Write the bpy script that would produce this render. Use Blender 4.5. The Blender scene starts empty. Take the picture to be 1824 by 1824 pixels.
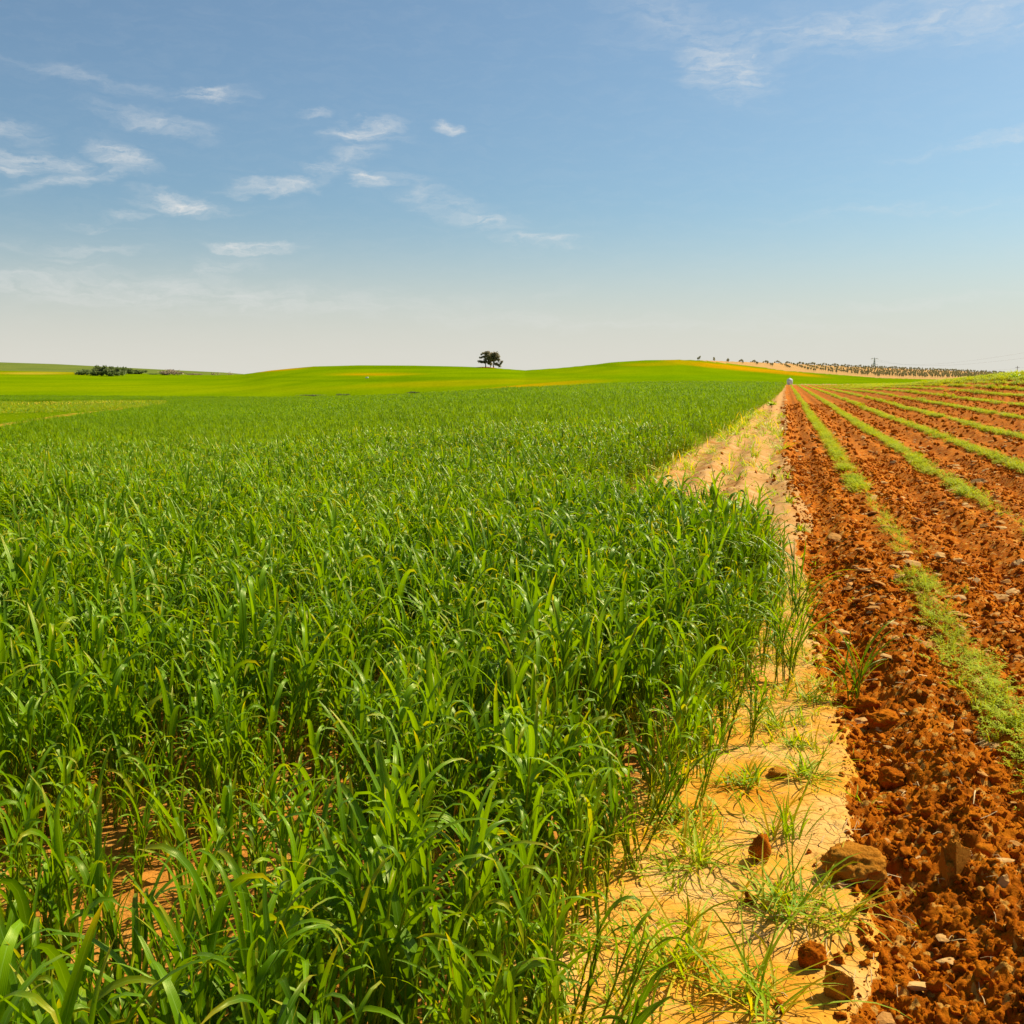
import bpy, bmesh, math, random
import numpy as np
from mathutils import Vector, Matrix, noise as mnoise

sc = bpy.context.scene
rnd = random.Random(7)
R = np.random.RandomState(11)

# ------------------------------------------------------------------ camera
F = 1829.0                      # focal length in photo pixels (photo is 1824 wide)
PITCH = math.radians(7.48)
AZC = math.radians(-14.8)       # camera heading; the crop rows run along +Y
H = 1.5
cam_d = bpy.data.cameras.new('camera'); cam = bpy.data.objects.new('camera', cam_d)
sc.collection.objects.link(cam); sc.camera = cam
cam.location = (0, 0, H)
cam.rotation_euler = (math.pi/2 - PITCH, 0, -AZC)
cam_d.sensor_width = 36; cam_d.lens = 36*F/1824
cam_d.clip_start = 0.05; cam_d.clip_end = 12000

# ------------------------------------------------------------------ light and sky
SUN_AZ = math.radians(45)       # clockwise from +Y, ahead and to the right
SUN_EL = math.radians(47)
sun_d = bpy.data.lights.new('sun', 'SUN'); sun = bpy.data.objects.new('sun', sun_d)
sc.collection.objects.link(sun)
sun_d.energy = 5.0; sun_d.angle = math.radians(0.5); sun_d.color = (1.0, 0.91, 0.72)
sdir = Vector((math.sin(SUN_AZ)*math.cos(SUN_EL), math.cos(SUN_AZ)*math.cos(SUN_EL), math.sin(SUN_EL)))
sun.rotation_euler = sdir.to_track_quat('Z', 'Y').to_euler()
sun.location = (60, 60, 80)
sc.view_settings.view_transform = 'Standard'; sc.view_settings.look = 'None'
sc.view_settings.exposure = 0.72; sc.view_settings.gamma = 1.0
sc.render.engine = 'CYCLES'
sc.cycles.max_bounces = 7; sc.cycles.diffuse_bounces = 2; sc.cycles.glossy_bounces = 2
sc.cycles.transmission_bounces = 4; sc.cycles.transparent_max_bounces = 4
sc.cycles.caustics_reflective = False; sc.cycles.caustics_refractive = False

def rayw(px, py):
    """world direction through photo pixel (px,py)"""
    px = np.asarray(px, float); py = np.asarray(py, float)
    cp, sp = math.cos(PITCH), math.sin(PITCH)
    fwd = F*cp + (912-py)*sp; up = -F*sp + (912-py)*cp; rt = px-912
    sa, ca = math.sin(AZC), math.cos(AZC)
    return fwd*sa + rt*ca, fwd*ca - rt*sa, up

world = bpy.data.worlds.new('World'); sc.world = world; world.use_nodes = True
wn = world.node_tree.nodes; wl = world.node_tree.links; wn.clear()
def W(t, **k):
    n = wn.new(t)
    for a, b in k.items(): setattr(n, a, b)
    return n
def wmath(op, a, b=None, c=None, clamp=False):
    n = W('ShaderNodeMath', operation=op); n.use_clamp = clamp
    for i, v in enumerate((a, b, c)):
        if v is None: continue
        if isinstance(v, (int, float)): n.inputs[i].default_value = v
        else: wl.new(v, n.inputs[i])
    return n.outputs[0]
sky = W('ShaderNodeTexSky', sky_type='NISHITA'); sky.sun_disc = False
sky.sun_elevation = SUN_EL; sky.sun_rotation = SUN_AZ
sky.air_density = 1.0; sky.dust_density = 1.6; sky.ozone_density = 1.6; sky.altitude = 100
tc = W('ShaderNodeTexCoord')
sep = W('ShaderNodeSeparateXYZ'); wl.new(tc.outputs['Generated'], sep.inputs[0])
AZ = wmath('ARCTAN2', sep.outputs[0], sep.outputs[1])
EL = wmath('ARCSINE', sep.outputs[2])
comb = W('ShaderNodeCombineXYZ'); wl.new(AZ, comb.inputs[0]); wl.new(EL, comb.inputs[1])
# wind-drawn distortion of the cloud shapes
mp = W('ShaderNodeMapping'); mp.inputs['Scale'].default_value = (1, 2.4, 1); wl.new(comb.outputs[0], mp.inputs[0])
nz = W('ShaderNodeTexNoise'); nz.inputs['Scale'].default_value = 16; nz.inputs['Detail'].default_value = 6; nz.inputs['Roughness'].default_value = .6
wl.new(mp.outputs[0], nz.inputs['Vector'])
sub = W('ShaderNodeVectorMath', operation='SUBTRACT'); wl.new(nz.outputs['Color'], sub.inputs[0]); sub.inputs[1].default_value = (.5, .5, .5)
scl = W('ShaderNodeVectorMath', operation='MULTIPLY'); wl.new(sub.outputs[0], scl.inputs[0]); scl.inputs[1].default_value = (.085, .040, 0)
dis = W('ShaderNodeVectorMath', operation='ADD'); wl.new(comb.outputs[0], dis.inputs[0]); wl.new(scl.outputs[0], dis.inputs[1])
mp2 = W('ShaderNodeMapping'); mp2.inputs['Scale'].default_value = (1, 4.0, 1); mp2.inputs['Rotation'].default_value = (0, 0, math.radians(-4)); wl.new(dis.outputs[0], mp2.inputs[0])
nz2 = W('ShaderNodeTexNoise'); nz2.inputs['Scale'].default_value = 30; nz2.inputs['Detail'].default_value = 8; nz2.inputs['Roughness'].default_value = .62
wl.new(mp2.outputs[0], nz2.inputs['Vector'])
CLOUDS = [(368,168,58,13,3,.95),(270,217,115,17,-9,.42),(150,138,150,14,-8,.26),(15,232,50,13,0,.4),(60,283,95,20,-6,.62),
 (15,303,55,12,0,.5),(215,278,55,20,-18,.75),(140,320,110,14,12,.55),(640,234,66,15,10,.95),(556,208,28,9,0,.5),
 (793,229,32,9,-5,.7),(620,287,105,20,28,.42),(566,305,30,13,12,.5),(500,333,85,13,4,.75),(664,319,32,15,-24,.95),
 (335,361,85,15,-5,.95),(215,379,38,8,12,.5),(170,399,50,6,0,.35),(790,362,150,26,-20,.33),(868,388,22,11,-10,.85),(960,432,75,11,-4,.55),
 (455,438,66,10,0,1.0),(395,480,75,17,20,.38),(110,443,120,7,0,.32),(170,470,110,12,-14,.24),
 (1290,112,95,50,-30,.62),(1210,35,170,45,-20,.26),(1600,50,420,38,-2,.40),(1770,250,150,9,8,.34),(1650,372,260,9,2,.18),
 (1600,540,330,9,3,.22),(250,520,600,30,-2,.45),(600,545,420,14,3,.22),(1000,570,700,16,-2,.20),(1780,8,140,26,20,.3)]
acc = None
for (cx, cy, hw, hh, rot, st) in CLOUDS:
    dx, dy, dz = rayw(cx, cy)
    a0 = math.atan2(dx, dy); e0 = math.atan2(dz, math.hypot(dx, dy))
    m = W('ShaderNodeMapping', vector_type='TEXTURE')
    m.inputs['Location'].default_value = (a0, e0, 0)
    m.inputs['Rotation'].default_value = (0, 0, math.radians(rot))
    m.inputs['Scale'].default_value = (1.1*hw/F, 1.15*hh/F, 1)
    wl.new(dis.outputs[0], m.inputs[0])
    ln = W('ShaderNodeVectorMath', operation='LENGTH'); wl.new(m.outputs[0], ln.inputs[0])
    mr = W('ShaderNodeMapRange', interpolation_type='SMOOTHSTEP'); mr.clamp = True
    mr.inputs['From Min'].default_value = 1.25; mr.inputs['From Max'].default_value = 0.0
    mr.inputs['To Min'].default_value = 0; mr.inputs['To Max'].default_value = st*.92
    wl.new(ln.outputs['Value'], mr.inputs['Value'])
    acc = mr.outputs[0] if acc is None else wmath('MAXIMUM', acc, mr.outputs[0])
tex = W('ShaderNodeMapRange'); tex.inputs['From Min'].default_value = .36; tex.inputs['From Max'].default_value = .68
tex.inputs['To Min'].default_value = .12; tex.inputs['To Max'].default_value = 1.15; wl.new(nz2.outputs[0], tex.inputs[0])
dens = wmath('MULTIPLY', acc, tex.outputs[0], clamp=True)
# thin general veil, thicker to the right
veil = wmath('MULTIPLY', wmath('SUBTRACT', nz2.outputs[0], .45, clamp=True), .16)
dens = wmath('ADD', dens, veil, clamp=True)
dens = wmath('ADD', wmath('MULTIPLY', dens, .92), .05)
mix = W('ShaderNodeMix', data_type='RGBA'); mix.blend_type = 'MIX'
hs = W('ShaderNodeMix', data_type='RGBA'); hs.blend_type = 'MULTIPLY'; hs.inputs['Factor'].default_value = 1
wl.new(sky.outputs[0], hs.inputs['A']); hs.inputs['B'].default_value = (.76, 1.0, 1.06, 1)
SKYTINT = hs
# warm dusty layer near the horizon
hz = W('ShaderNodeMapRange', interpolation_type='SMOOTHERSTEP'); hz.inputs['From Min'].default_value = .185; hz.inputs['From Max'].default_value = -.03
hz.inputs['To Min'].default_value = 0; hz.inputs['To Max'].default_value = .97; wl.new(EL, hz.inputs['Value'])
hmix = W('ShaderNodeMix', data_type='RGBA'); wl.new(hz.outputs[0], hmix.inputs['Factor']); wl.new(hs.outputs['Result'], hmix.inputs['A'])
hmix.inputs['B'].default_value = (7.4, 7.2, 6.45, 1)
HAZECOL = hmix
wl.new(dens, mix.inputs['Factor']); wl.new(hmix.outputs['Result'], mix.inputs['A']); mix.inputs['B'].default_value = (7.9, 7.9, 7.7, 1)
bg = W('ShaderNodeBackground'); bg.inputs['Strength'].default_value = 0.061
wl.new(mix.outputs['Result'], bg.inputs['Color'])
wo = W('ShaderNodeOutputWorld'); wl.new(bg.outputs[0], wo.inputs['Surface'])
world.cycles.sampling_method = 'MANUAL'; world.cycles.sample_map_resolution = 512

# ------------------------------------------------------------------ numpy noise
def h2(ix, iy, s):
    n = (ix.astype(np.int64)*374761393 + iy.astype(np.int64)*668265263 + s*1442695041) & 0xffffffff
    n = ((n ^ (n >> 13))*1274126177) & 0xffffffff
    n = (n ^ (n >> 16)) & 0xffffff
    return n/float(0xffffff)
def vn(x, y, s=0):
    ix = np.floor(x); iy = np.floor(y); fx = x-ix; fy = y-iy
    fx = fx*fx*(3-2*fx); fy = fy*fy*(3-2*fy)
    a = h2(ix, iy, s); b = h2(ix+1, iy, s); c = h2(ix, iy+1, s); d = h2(ix+1, iy+1, s)
    return a+(b-a)*fx+(c-a)*fy+(a-b-c+d)*fx*fy
def fbm(x, y, s=0, o=4):
    t = 0; a = .5; n = 0
    for i in range(o):
        t = t+a*vn(x*2**i+i*17.3, y*2**i+i*9.1, s+i); n += a; a *= .5
    return t/n
def lumps(x, y, s, dens=.6):
    """rounded lumps one unit apart, 0..1"""
    ix = np.floor(x); iy = np.floor(y); out = np.zeros_like(x)
    for dx in (-1, 0, 1):
        for dy in (-1, 0, 1):
            jx = ix+dx; jy = iy+dy
            cx = jx+.15+.7*h2(jx, jy, s); cy = jy+.15+.7*h2(jx, jy, s+1)
            rr = .28+.45*h2(jx, jy, s+2); on = h2(jx, jy, s+3) < dens
            d2 = ((x-cx)**2+(y-cy)**2)/rr**2
            out = np.maximum(out, np.where(on & (d2 < 1), np.sqrt(np.maximum(0, 1-d2))*rr*1.5, 0))
    return out
def ss(a, b, x):
    t = np.clip((x-a)/(b-a), 0, 1); return t*t*(3-2*t)

# ------------------------------------------------------------------ terrain
def px_of(x, y):
    az = np.arctan2(x, y)-AZC
    az = (az+math.pi) % (2*math.pi)-math.pi
    az = np.clip(az, -math.radians(62), math.radians(62))
    return 912+F*np.tan(az)/math.cos(PITCH)
PXE = [-1500,-300,0,300,500,700,800,900,1000,1100,1200,1300,1400,1500,1650,1900,3000]
DE_ = [240,240,240,235,215,165,135,140,155,175,195,205,205,215,230,240,240]
YE_ = [703,703,703,705,706,703,697,690,686.5,681,678.5,679,683,0,0,0,0]
def slope_px(px, py):
    dx, dy, dz = rayw(px, py); return dz/np.hypot(dx, dy)
WH = .62
ze = [H+d*float(slope_px(p, y))-WH if y else .1 for p, d, y in zip(PXE, DE_, YE_)]
ze[12] = -.02; ze[13] = 0.0; ze[14] = .1
PXS = [-1500,-300,0,140,250,330,380,430,480,520,560,640,740,830,890,935,1000,1050,1100,1150,1200,1250,1300,1400,1500,1600,1700,1760,1900,3000]
YS_ = [656,658,660,663,665,667,668,667,660,656,652.5,650.5,651,653,656,659.5,655,650,644,641,640.3,641.5,643.5,647,652,656.5,660.5,663.5,668,668]
DS_ = [560,560,560,560,560,540,520,500,480,480,480,480,480,480,480,500,480,460,450,450,450,470,520,600,640,660,680,700,700,700]
PXR = [-1500,-300,0,100,200,300,400,480,3000]
YR_ = [646,646,648,651,656,661,665.5,672,674]
DR = 1500.
PITY = (None)
def sandx(y):
    """x of the border between the sandy strip and the tilled soil"""
    return np.interp(y, SBY, SBX)
def edgex(y):
    """x of the wheat's right border"""
    return np.interp(y, WBY, WBX)
def unproj0(px, py, z=0.0):
    dx, dy, dz = rayw(px, py); t = (z-H)/dz; return dx*t, dy*t
_sb = [unproj0(*p) for p in [(1520,1824),(1572,1700),(1545,1600),(1530,1500),(1520,1400),(1515,1300),(1470,1200),(1448,1100),(1440,1000),(1420,920),(1402,850),(1395,800)]]
SBY = [p[1] for p in _sb]+[25, 300]; SBX = [p[0] for p in _sb]+[0.0, 0.0]
_wb = [unproj0(*p) for p in [(1070,1824),(1120,1660),(1205,1510),(1310,1350),(1375,1200),(1415,1060),(1420,960),(1400,900)]]
_wb = [p for p in _wb if p[1] < 8.1]
WBY = [-5]+[p[1] for p in _wb]+[8.2, 8.9, 9.6, 13, 30, 60, 110, 200, 300]; WBX = [_wb[0][0]-.6]+[p[0] for p in _wb]+[-.1, -.6, -1.8, -1.9, -1.45, -.95, -.5, -.2, -.2]
PITCHX = 1.27; ROW0 = 0.97

def terr(x, y):
    """large-scale terrain height"""
    r = np.hypot(x, y)+1e-6; px = px_of(x, y)
    De = np.interp(px, PXE, DE_); z_e = np.interp(px, PXE, ze)
    t = np.clip((r-8)/(De-8), 0, 1)
    kL = ss(800, 450, px); zn = z_e*((t*t*.55+t*.45)*(1-kL)+kL*(1-np.exp(-1.6*t))/(1-math.exp(-1.6)))
    zn = zn+.22*np.sin(math.pi*t)**2*ss(250, 600, px)*np.clip((r-20)/60, 0, 1)*np.sin(px/260.+.5)*ss(1300, 900, px)
    xx = np.clip(x, 0, None)
    xx = np.clip(x-2.2, 0, None); hump = 2.6*(1-np.exp(-(xx/13.)**1.6))*ss(170, 60, r)
    zn = zn+hump
    # far part
    Ds = np.interp(px, PXS, DS_); ys = np.interp(px, PXS, YS_)
    e0 = (zn*0+z_e-H)/De; es = slope_px(px, ys)
    u = np.clip((np.log(r)-np.log(De))/(np.log(Ds)-np.log(De)), 0, 1)
    el = e0+(es-e0)*(u**.9*(1-.25*np.sin(math.pi*u)))
    wl_ = ss(1150, 850, px); el = el*(1-wl_)+(e0+(es-e0)*(.5*u+.5*u**.55))*wl_
    zf = H+el*r
    zs = H+es*Ds
    zb = zs-np.clip(r-Ds, 0, None)*.02-6*ss(0, 300, r-Ds)
    yr = np.interp(px, PXR, YR_); er = slope_px(px, yr); zr = H+er*DR
    zb2 = zb+(zr-(zs-(DR-Ds)*.02-6))*ss(Ds+60, DR, r)-np.clip(r-DR, 0, None)*.02
    z = np.where(r < De, zn, np.where(r < Ds, zf, zb2))
    return z
def rows(x, y):
    """distance from the nearest crop row; only right of the sandy strip"""
    return np.abs((x-ROW0+PITCHX/2) % PITCHX-PITCHX/2)
def inditch(x, y):
    """untilled hollow in the wheat, far left"""
    a = (x+58)*.80+(y-58)*.60; b = -(x+58)*.60+(y-58)*.80
    return None
def march(px, py, off):
    dx, dy, dz = [float(v) for v in rayw(px, py)]; n = math.hypot(dx, dy); t = 15.
    while t < 400 and H+dz/n*t > float(terr(np.array(dx/n*t), np.array(dy/n*t)))+off: t *= 1.004
    return dx/n*t, dy/n*t
DP = [march(p[0], p[1], .52) for p in [(-260,795),(0,763),(110,743),(215,729.5),(270,723),(300,719)]]
DPU = [march(p[0], p[1], 0.) for p in [(-260,720),(0,718.5),(110,716.5),(215,714.5),(270,715.5),(300,716)]]
def ditch(x, y):
    """0..1 inside the hollow (in polar terms: between two lines)"""
    az = np.arctan2(x, y); r = np.hypot(x, y)
    a = [math.atan2(p[0], p[1]) for p in DP]; lo = [math.hypot(*p) for p in DP]; hi = [math.hypot(*p) for p in DPU]
    l = np.interp(az, a, lo); h = np.interp(az, a, hi)
    w = 2.5*(fbm(x*.2, y*.2, 5)-.5)*2
    return ((r > l+w) & (r < h+w) & (az > a[0]-.3) & (az < a[-1])).astype(float), (r-l)/np.maximum(h-l, .1)
def detail(x, y, fine=True):
    r = np.hypot(x, y); De = np.interp(px_of(x, y), PXE, DE_)
    sx = sandx(y)+.05*(fbm(x*5, y*5, 3)-.5)*2+.75*(fbm(x*.9, y*.45, 16)-.5)*ss(5, 12, r); soil = ss(-.03, .05, x-sx)*(r < De)
    d = 0*x
    rw = rows(x, y)
    # beds: slight ridge under the row, wheel track between
    bed = .045*np.cos(2*math.pi*rw/PITCHX)+.030*np.cos(6*math.pi*rw/PITCHX+1.0)
    d = d+soil*(bed+.015)*ss(240, 60, r)
    ex = edgex(y)
    sand = (1-soil)*ss(-.2, .1, x-ex)
    d = d+sand*(.05*(fbm(x*2.2, y*2.2, 8)-.5)+.042*np.sin(x*math.pi*2/.62+1.6*vn(x*.8, y*.2, 4))*(.4+1.1*vn(x*.9, y*.3, 6))*ss(8, 13, y)+.045*(fbm(x*2.2, y*1.1, 95)-.5)*ss(8, 13, y)*ss(90, 40, y)+.05*ss(8, 12, y)*ss(40, 20, y)*(lumps(x/.2, y/.3, 93, .35)*(.5+.5*np.sin(x*math.pi*2/.50+3))+.7*(fbm(x*3, y*2, 94)-.5)))
    if fine:
        k1 = ss(22, 6, r); k2 = ss(11, 4, r); k0 = ss(90, 20, r)
        warp = .35*(vn(x*9, y*9, 21)-.5); warp2 = .35*(vn(x*9, y*9, 22)-.5)
        c = .075*k0*(lumps(x/.30+warp, y/.30+warp2, 31, .40))*.5
        c = c+k0*.032*(lumps(x/.13+warp, y/.13+warp2, 41, .42))*.75
        c = c+k1*.022*(lumps(x/.05+warp, y/.05+warp2, 51, .6))*.8
        c = c+k2*.013*(lumps(x/.022, y/.022, 61, .8))
        c = c+.02*(fbm(x*3, y*3, 71)-.5)+k1*.012*(fbm(x*40, y*40, 72, 3)-.5)
        rr = ss(.02, .17, rw)*.75+.25
        d = d+soil*c*rr
        d = d+(1-soil)*(k1*.004*(fbm(x*25, y*25, 81, 3)-.5)+k2*.02*lumps(x/.16, y/.16, 91, .07)*.6+k2*.008*lumps(x/.05, y/.05, 92, .12))
    return d
def gz(x, y, fine=False):
    x = np.asarray(x, float); y = np.asarray(y, float)
    return terr(x, y)+detail(x, y, fine)
def ground_at(px, py):
    """world point of the ground seen at a photo pixel"""
    dx, dy, dz = [float(v) for v in rayw(px, py)]; n = math.hypot(dx, dy); t = .6
    while t < 2500:
        if H+dz/n*t <= float(gz(dx/n*t, dy/n*t)): break
        t *= 1.004
    return dx/n*t, dy/n*t, float(gz(dx/n*t, dy/n*t)), t

# ------------------------------------------------------------------ materials
def newmat(name):
    m = bpy.data.materials.new(name); m.use_nodes = True
    nt = m.node_tree; nt.nodes.clear()
    out = nt.nodes.new('ShaderNodeOutputMaterial')
    return m, nt, out
def nd(nt, t, ins=None, **k):
    n = nt.nodes.new(t)
    for a, b in k.items(): setattr(n, a, b)
    for a, b in (ins or {}).items():
        if hasattr(b, 'links'): nt.links.new(b, n.inputs[a])
        else: n.inputs[a].default_value = b
    return n
def ramp(nt, fac, stops):
    n = nt.nodes.new('ShaderNodeValToRGB'); nt.links.new(fac, n.inputs[0])
    el = n.color_ramp.elements
    while len(el) < len(stops): el.new(.5)
    for e, (p, c) in zip(el, stops): e.position = p; e.color = (*c, 1)
    return n.outputs[0]
def mixc(nt, f, a, b, mode='MIX'):
    n = nt.nodes.new('ShaderNodeMix'); n.data_type = 'RGBA'; n.blend_type = mode
    for s, v in (('Factor', f), ('A', a), ('B', b)):
        if hasattr(v, 'links'): nt.links.new(v, n.inputs[s])
        elif s == 'Factor': n.inputs[s].default_value = v
        else: n.inputs[s].default_value = (*v, 1)
    return n.outputs['Result']
def noise(nt, vec, scale, detail=4, rough=.55):
    n = nd(nt, 'ShaderNodeTexNoise', {'Scale': scale, 'Detail': detail, 'Roughness': rough})
    nt.links.new(vec, n.inputs['Vector']); return n.outputs[0]

KA = .82
def kc(c): return tuple(v*KA for v in c)
def soil_material(name, dark, mid, light, bump=.012, tan=None):
    dark, mid, light = kc(dark), kc(mid), kc(light)
    if tan: tan = kc(tan)
    m, nt, out = newmat(name)
    geo = nd(nt, 'ShaderNodeNewGeometry'); P = geo.outputs['Position']
    n1 = noise(nt, P, 9, 6, .6); n2 = noise(nt, P, 90, 4, .65); n3 = noise(nt, P, .9, 3)
    col = ramp(nt, n1, [(.32, dark), (.52, mid), (.72, light)])
    col = mixc(nt, ramp(nt, n2, [(.42, (0, 0, 0)), (.75, (.55, .55, .55))]), col, light)
    col = mixc(nt, ramp(nt, n3, [(.4, (0, 0, 0)), (.7, (.35, .35, .35))]), col, dark)
    if tan:
        n4 = nd(nt, 'ShaderNodeTexVoronoi', {'Scale': 42.0, 'Randomness': 1.0}); nt.links.new(P, n4.inputs['Vector'])
        sp = ramp(nt, nd(nt, 'ShaderNodeSeparateColor', {'Color': n4.outputs['Color']}).outputs[0], [(.86, (0, 0, 0)), (.90, (.7, .7, .7))])
        col = mixc(nt, sp, col, tan)
    b = nd(nt, 'ShaderNodeBump', {'Strength': .9, 'Distance': bump, 'Height': noise(nt, P, 110, 6, .7)})
    p = nd(nt, 'ShaderNodeBsdfPrincipled', {'Base Color': col, 'Roughness': .96, 'Specular IOR Level': .04, 'Normal': b.outputs[0]})
    nt.links.new(p.outputs[0], out.inputs[0]); return m
M_SOIL = soil_material('tilled_soil', (.19, .038, .0008), (.48, .116, .0015), (.66, .21, .006), tan=(.66, .36, .07))
M_CRUMB = soil_material('soil_clod', (.24, .048, .0008), (.52, .126, .002), (.70, .215, .006), bump=.012)
M_CLODL = soil_material('pale_clod', (.42, .14, .008), (.56, .21, .016), (.66, .29, .035), bump=.012)
M_STONE = soil_material('tan_stone', (.50, .25, .07), (.62, .35, .11), (.72, .46, .20), bump=.003)
M_BSTONE = soil_material('brown_stone', (.42, .18, .04), (.54, .25, .06), (.64, .33, .10), bump=.003)

def sand_material():
    m, nt, out = newmat('sandy_crust')
    P = nd(nt, 'ShaderNodeNewGeometry').outputs['Position']
    sx = nd(nt, 'ShaderNodeSeparateXYZ', {0: P})
    near = nd(nt, 'ShaderNodeMapRange', {'Value': sx.outputs[1], 'From Min': 4.0, 'From Max': 11.0}).outputs[0]
    n1 = noise(nt, P, 2.3, 6, .6); n2 = noise(nt, P, 28, 5, .65); n5 = noise(nt, P, .7, 3)
    c1 = ramp(nt, n1, [(.30, (.55, .20, .006)), (.45, (.72, .32, .03)), (.64, (.74, .42, .12))])
    c2 = ramp(nt, n1, [(.3, (.40, .17, .03)), (.52, (.55, .29, .09)), (.72, (.64, .40, .17))])
    col = mixc(nt, near, c1, c2); col = mixc(nt, 1.0, col, (KA, KA, KA), 'MULTIPLY')
    col = mixc(nt, ramp(nt, n2, [(.55, (0, 0, 0)), (.78, (.6, .6, .6))]), col, (.50, .17, .025))
    wv = nd(nt, 'ShaderNodeVectorMath', {0: P, 1: nd(nt, 'ShaderNodeVectorMath', {0: nd(nt, 'ShaderNodeTexNoise', {'Scale': 9.0, 'Vector': P}).outputs['Color'], 'Scale': .09}, operation='SCALE').outputs[0]}, operation='ADD').outputs[0]
    vo = nd(nt, 'ShaderNodeTexVoronoi', {'Scale': 7.5, 'Vector': wv}, feature='DISTANCE_TO_EDGE').outputs[0]
    vo2 = nd(nt, 'ShaderNodeTexVoronoi', {'Scale': 19.0, 'Vector': wv}, feature='DISTANCE_TO_EDGE').outputs[0]
    gate = ramp(nt, n5, [(.42, (0, 0, 0)), (.55, (1, 1, 1))])
    crack = mixc(nt, ramp(nt, n1, [(.46, (0, 0, 0)), (.56, (1, 1, 1))]), (0, 0, 0), ramp(nt, vo, [(.0, (1, 1, 1)), (.018, (0, 0, 0))]))
    crack2 = mixc(nt, gate, (0, 0, 0), ramp(nt, vo2, [(.0, (.7, .7, .7)), (.03, (0, 0, 0))]))
    ck = mixc(nt, 1.0, crack, crack2, 'LIGHTEN')
    col = mixc(nt, nd(nt, 'ShaderNodeMath', {0: ck, 1: .6}, operation='MULTIPLY').outputs[0], col, (.22, .075, .012))
    hgt = nd(nt, 'ShaderNodeMath', {0: noise(nt, P, 55, 6, .65), 1: ck}, operation='SUBTRACT').outputs[0]
    b = nd(nt, 'ShaderNodeBump', {'Strength': .8, 'Distance': .007, 'Height': hgt})
    p = nd(nt, 'ShaderNodeBsdfPrincipled', {'Base Color': col, 'Roughness': .92, 'Specular IOR Level': .06, 'Normal': b.outputs[0]})
    nt.links.new(p.outputs[0], out.inputs[0]); return m
M_SAND = sand_material()

def wheatground_material():
    m, nt, out = newmat('field_soil')
    P = nd(nt, 'ShaderNodeNewGeometry').outputs['Position']
    ln = nd(nt, 'ShaderNodeVectorMath', {0: P}, operation='LENGTH').outputs['Value']
    n1 = noise(nt, P, 3, 6, .6)
    c1 = ramp(nt, n1, [(.3, (.36, .12, .008)), (.5, (.56, .22, .025)), (.7, (.64, .32, .06))])
    c2 = ramp(nt, noise(nt, P, 1.1, 8, .7), [(.35, (.07, .19, .003)), (.65, (.14, .30, .004))])
    f = nd(nt, 'ShaderNodeMapRange', {'Value': ln, 'From Min': 18.0, 'From Max': 60.0}).outputs[0]
    col = mixc(nt, f, c1, c2); col = mixc(nt, 1.0, col, (KA, KA, KA), 'MULTIPLY')
    b = nd(nt, 'ShaderNodeBump', {'Strength': .8, 'Distance': .02, 'Height': noise(nt, P, 40, 6, .65)})
    p = nd(nt, 'ShaderNodeBsdfPrincipled', {'Base Color': col, 'Roughness': .9, 'Specular IOR Level': .15, 'Normal': b.outputs[0]})
    nt.links.new(p.outputs[0], out.inputs[0]); return m
M_WG = wheatground_material()

def far_material(name, attr='crop', bump=.25, scale=1.3):
    m, nt, out = newmat(name)
    P = nd(nt, 'ShaderNodeNewGeometry').outputs['Position']
    at = nd(nt, 'ShaderNodeAttribute', attribute_name=attr).outputs['Color']
    mp_ = nd(nt, 'ShaderNodeMapping', {'Vector': P, 'Scale': (1, .35, 1)}).outputs[0]
    n1 = noise(nt, P, scale, 8, .7); n2 = noise(nt, mp_, .06, 5, .6)
    v = ramp(nt, n1, [(.3, (.72, .76, .7)), (.7, (1.22, 1.16, 1.2))])
    col = mixc(nt, 1.0, at, v, 'MULTIPLY'); col = mixc(nt, 1.0, col, (KA, KA, KA), 'MULTIPLY')
    v2 = ramp(nt, n2, [(.35, (.86, .90, .9)), (.65, (1.16, 1.07, 1.0))])
    col = mixc(nt, 1.0, col, v2, 'MULTIPLY')
    b = nd(nt, 'ShaderNodeBump', {'Strength': .7, 'Distance': bump, 'Height': n1})
    p = nd(nt, 'ShaderNodeBsdfPrincipled', {'Base Color': col, 'Roughness': 1.0, 'Specular IOR Level': 0.0, 'Normal': b.outputs[0]})
    nt.links.new(p.outputs[0], out.inputs[0]); return m
M_FAR = far_material('far_crop')

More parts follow.
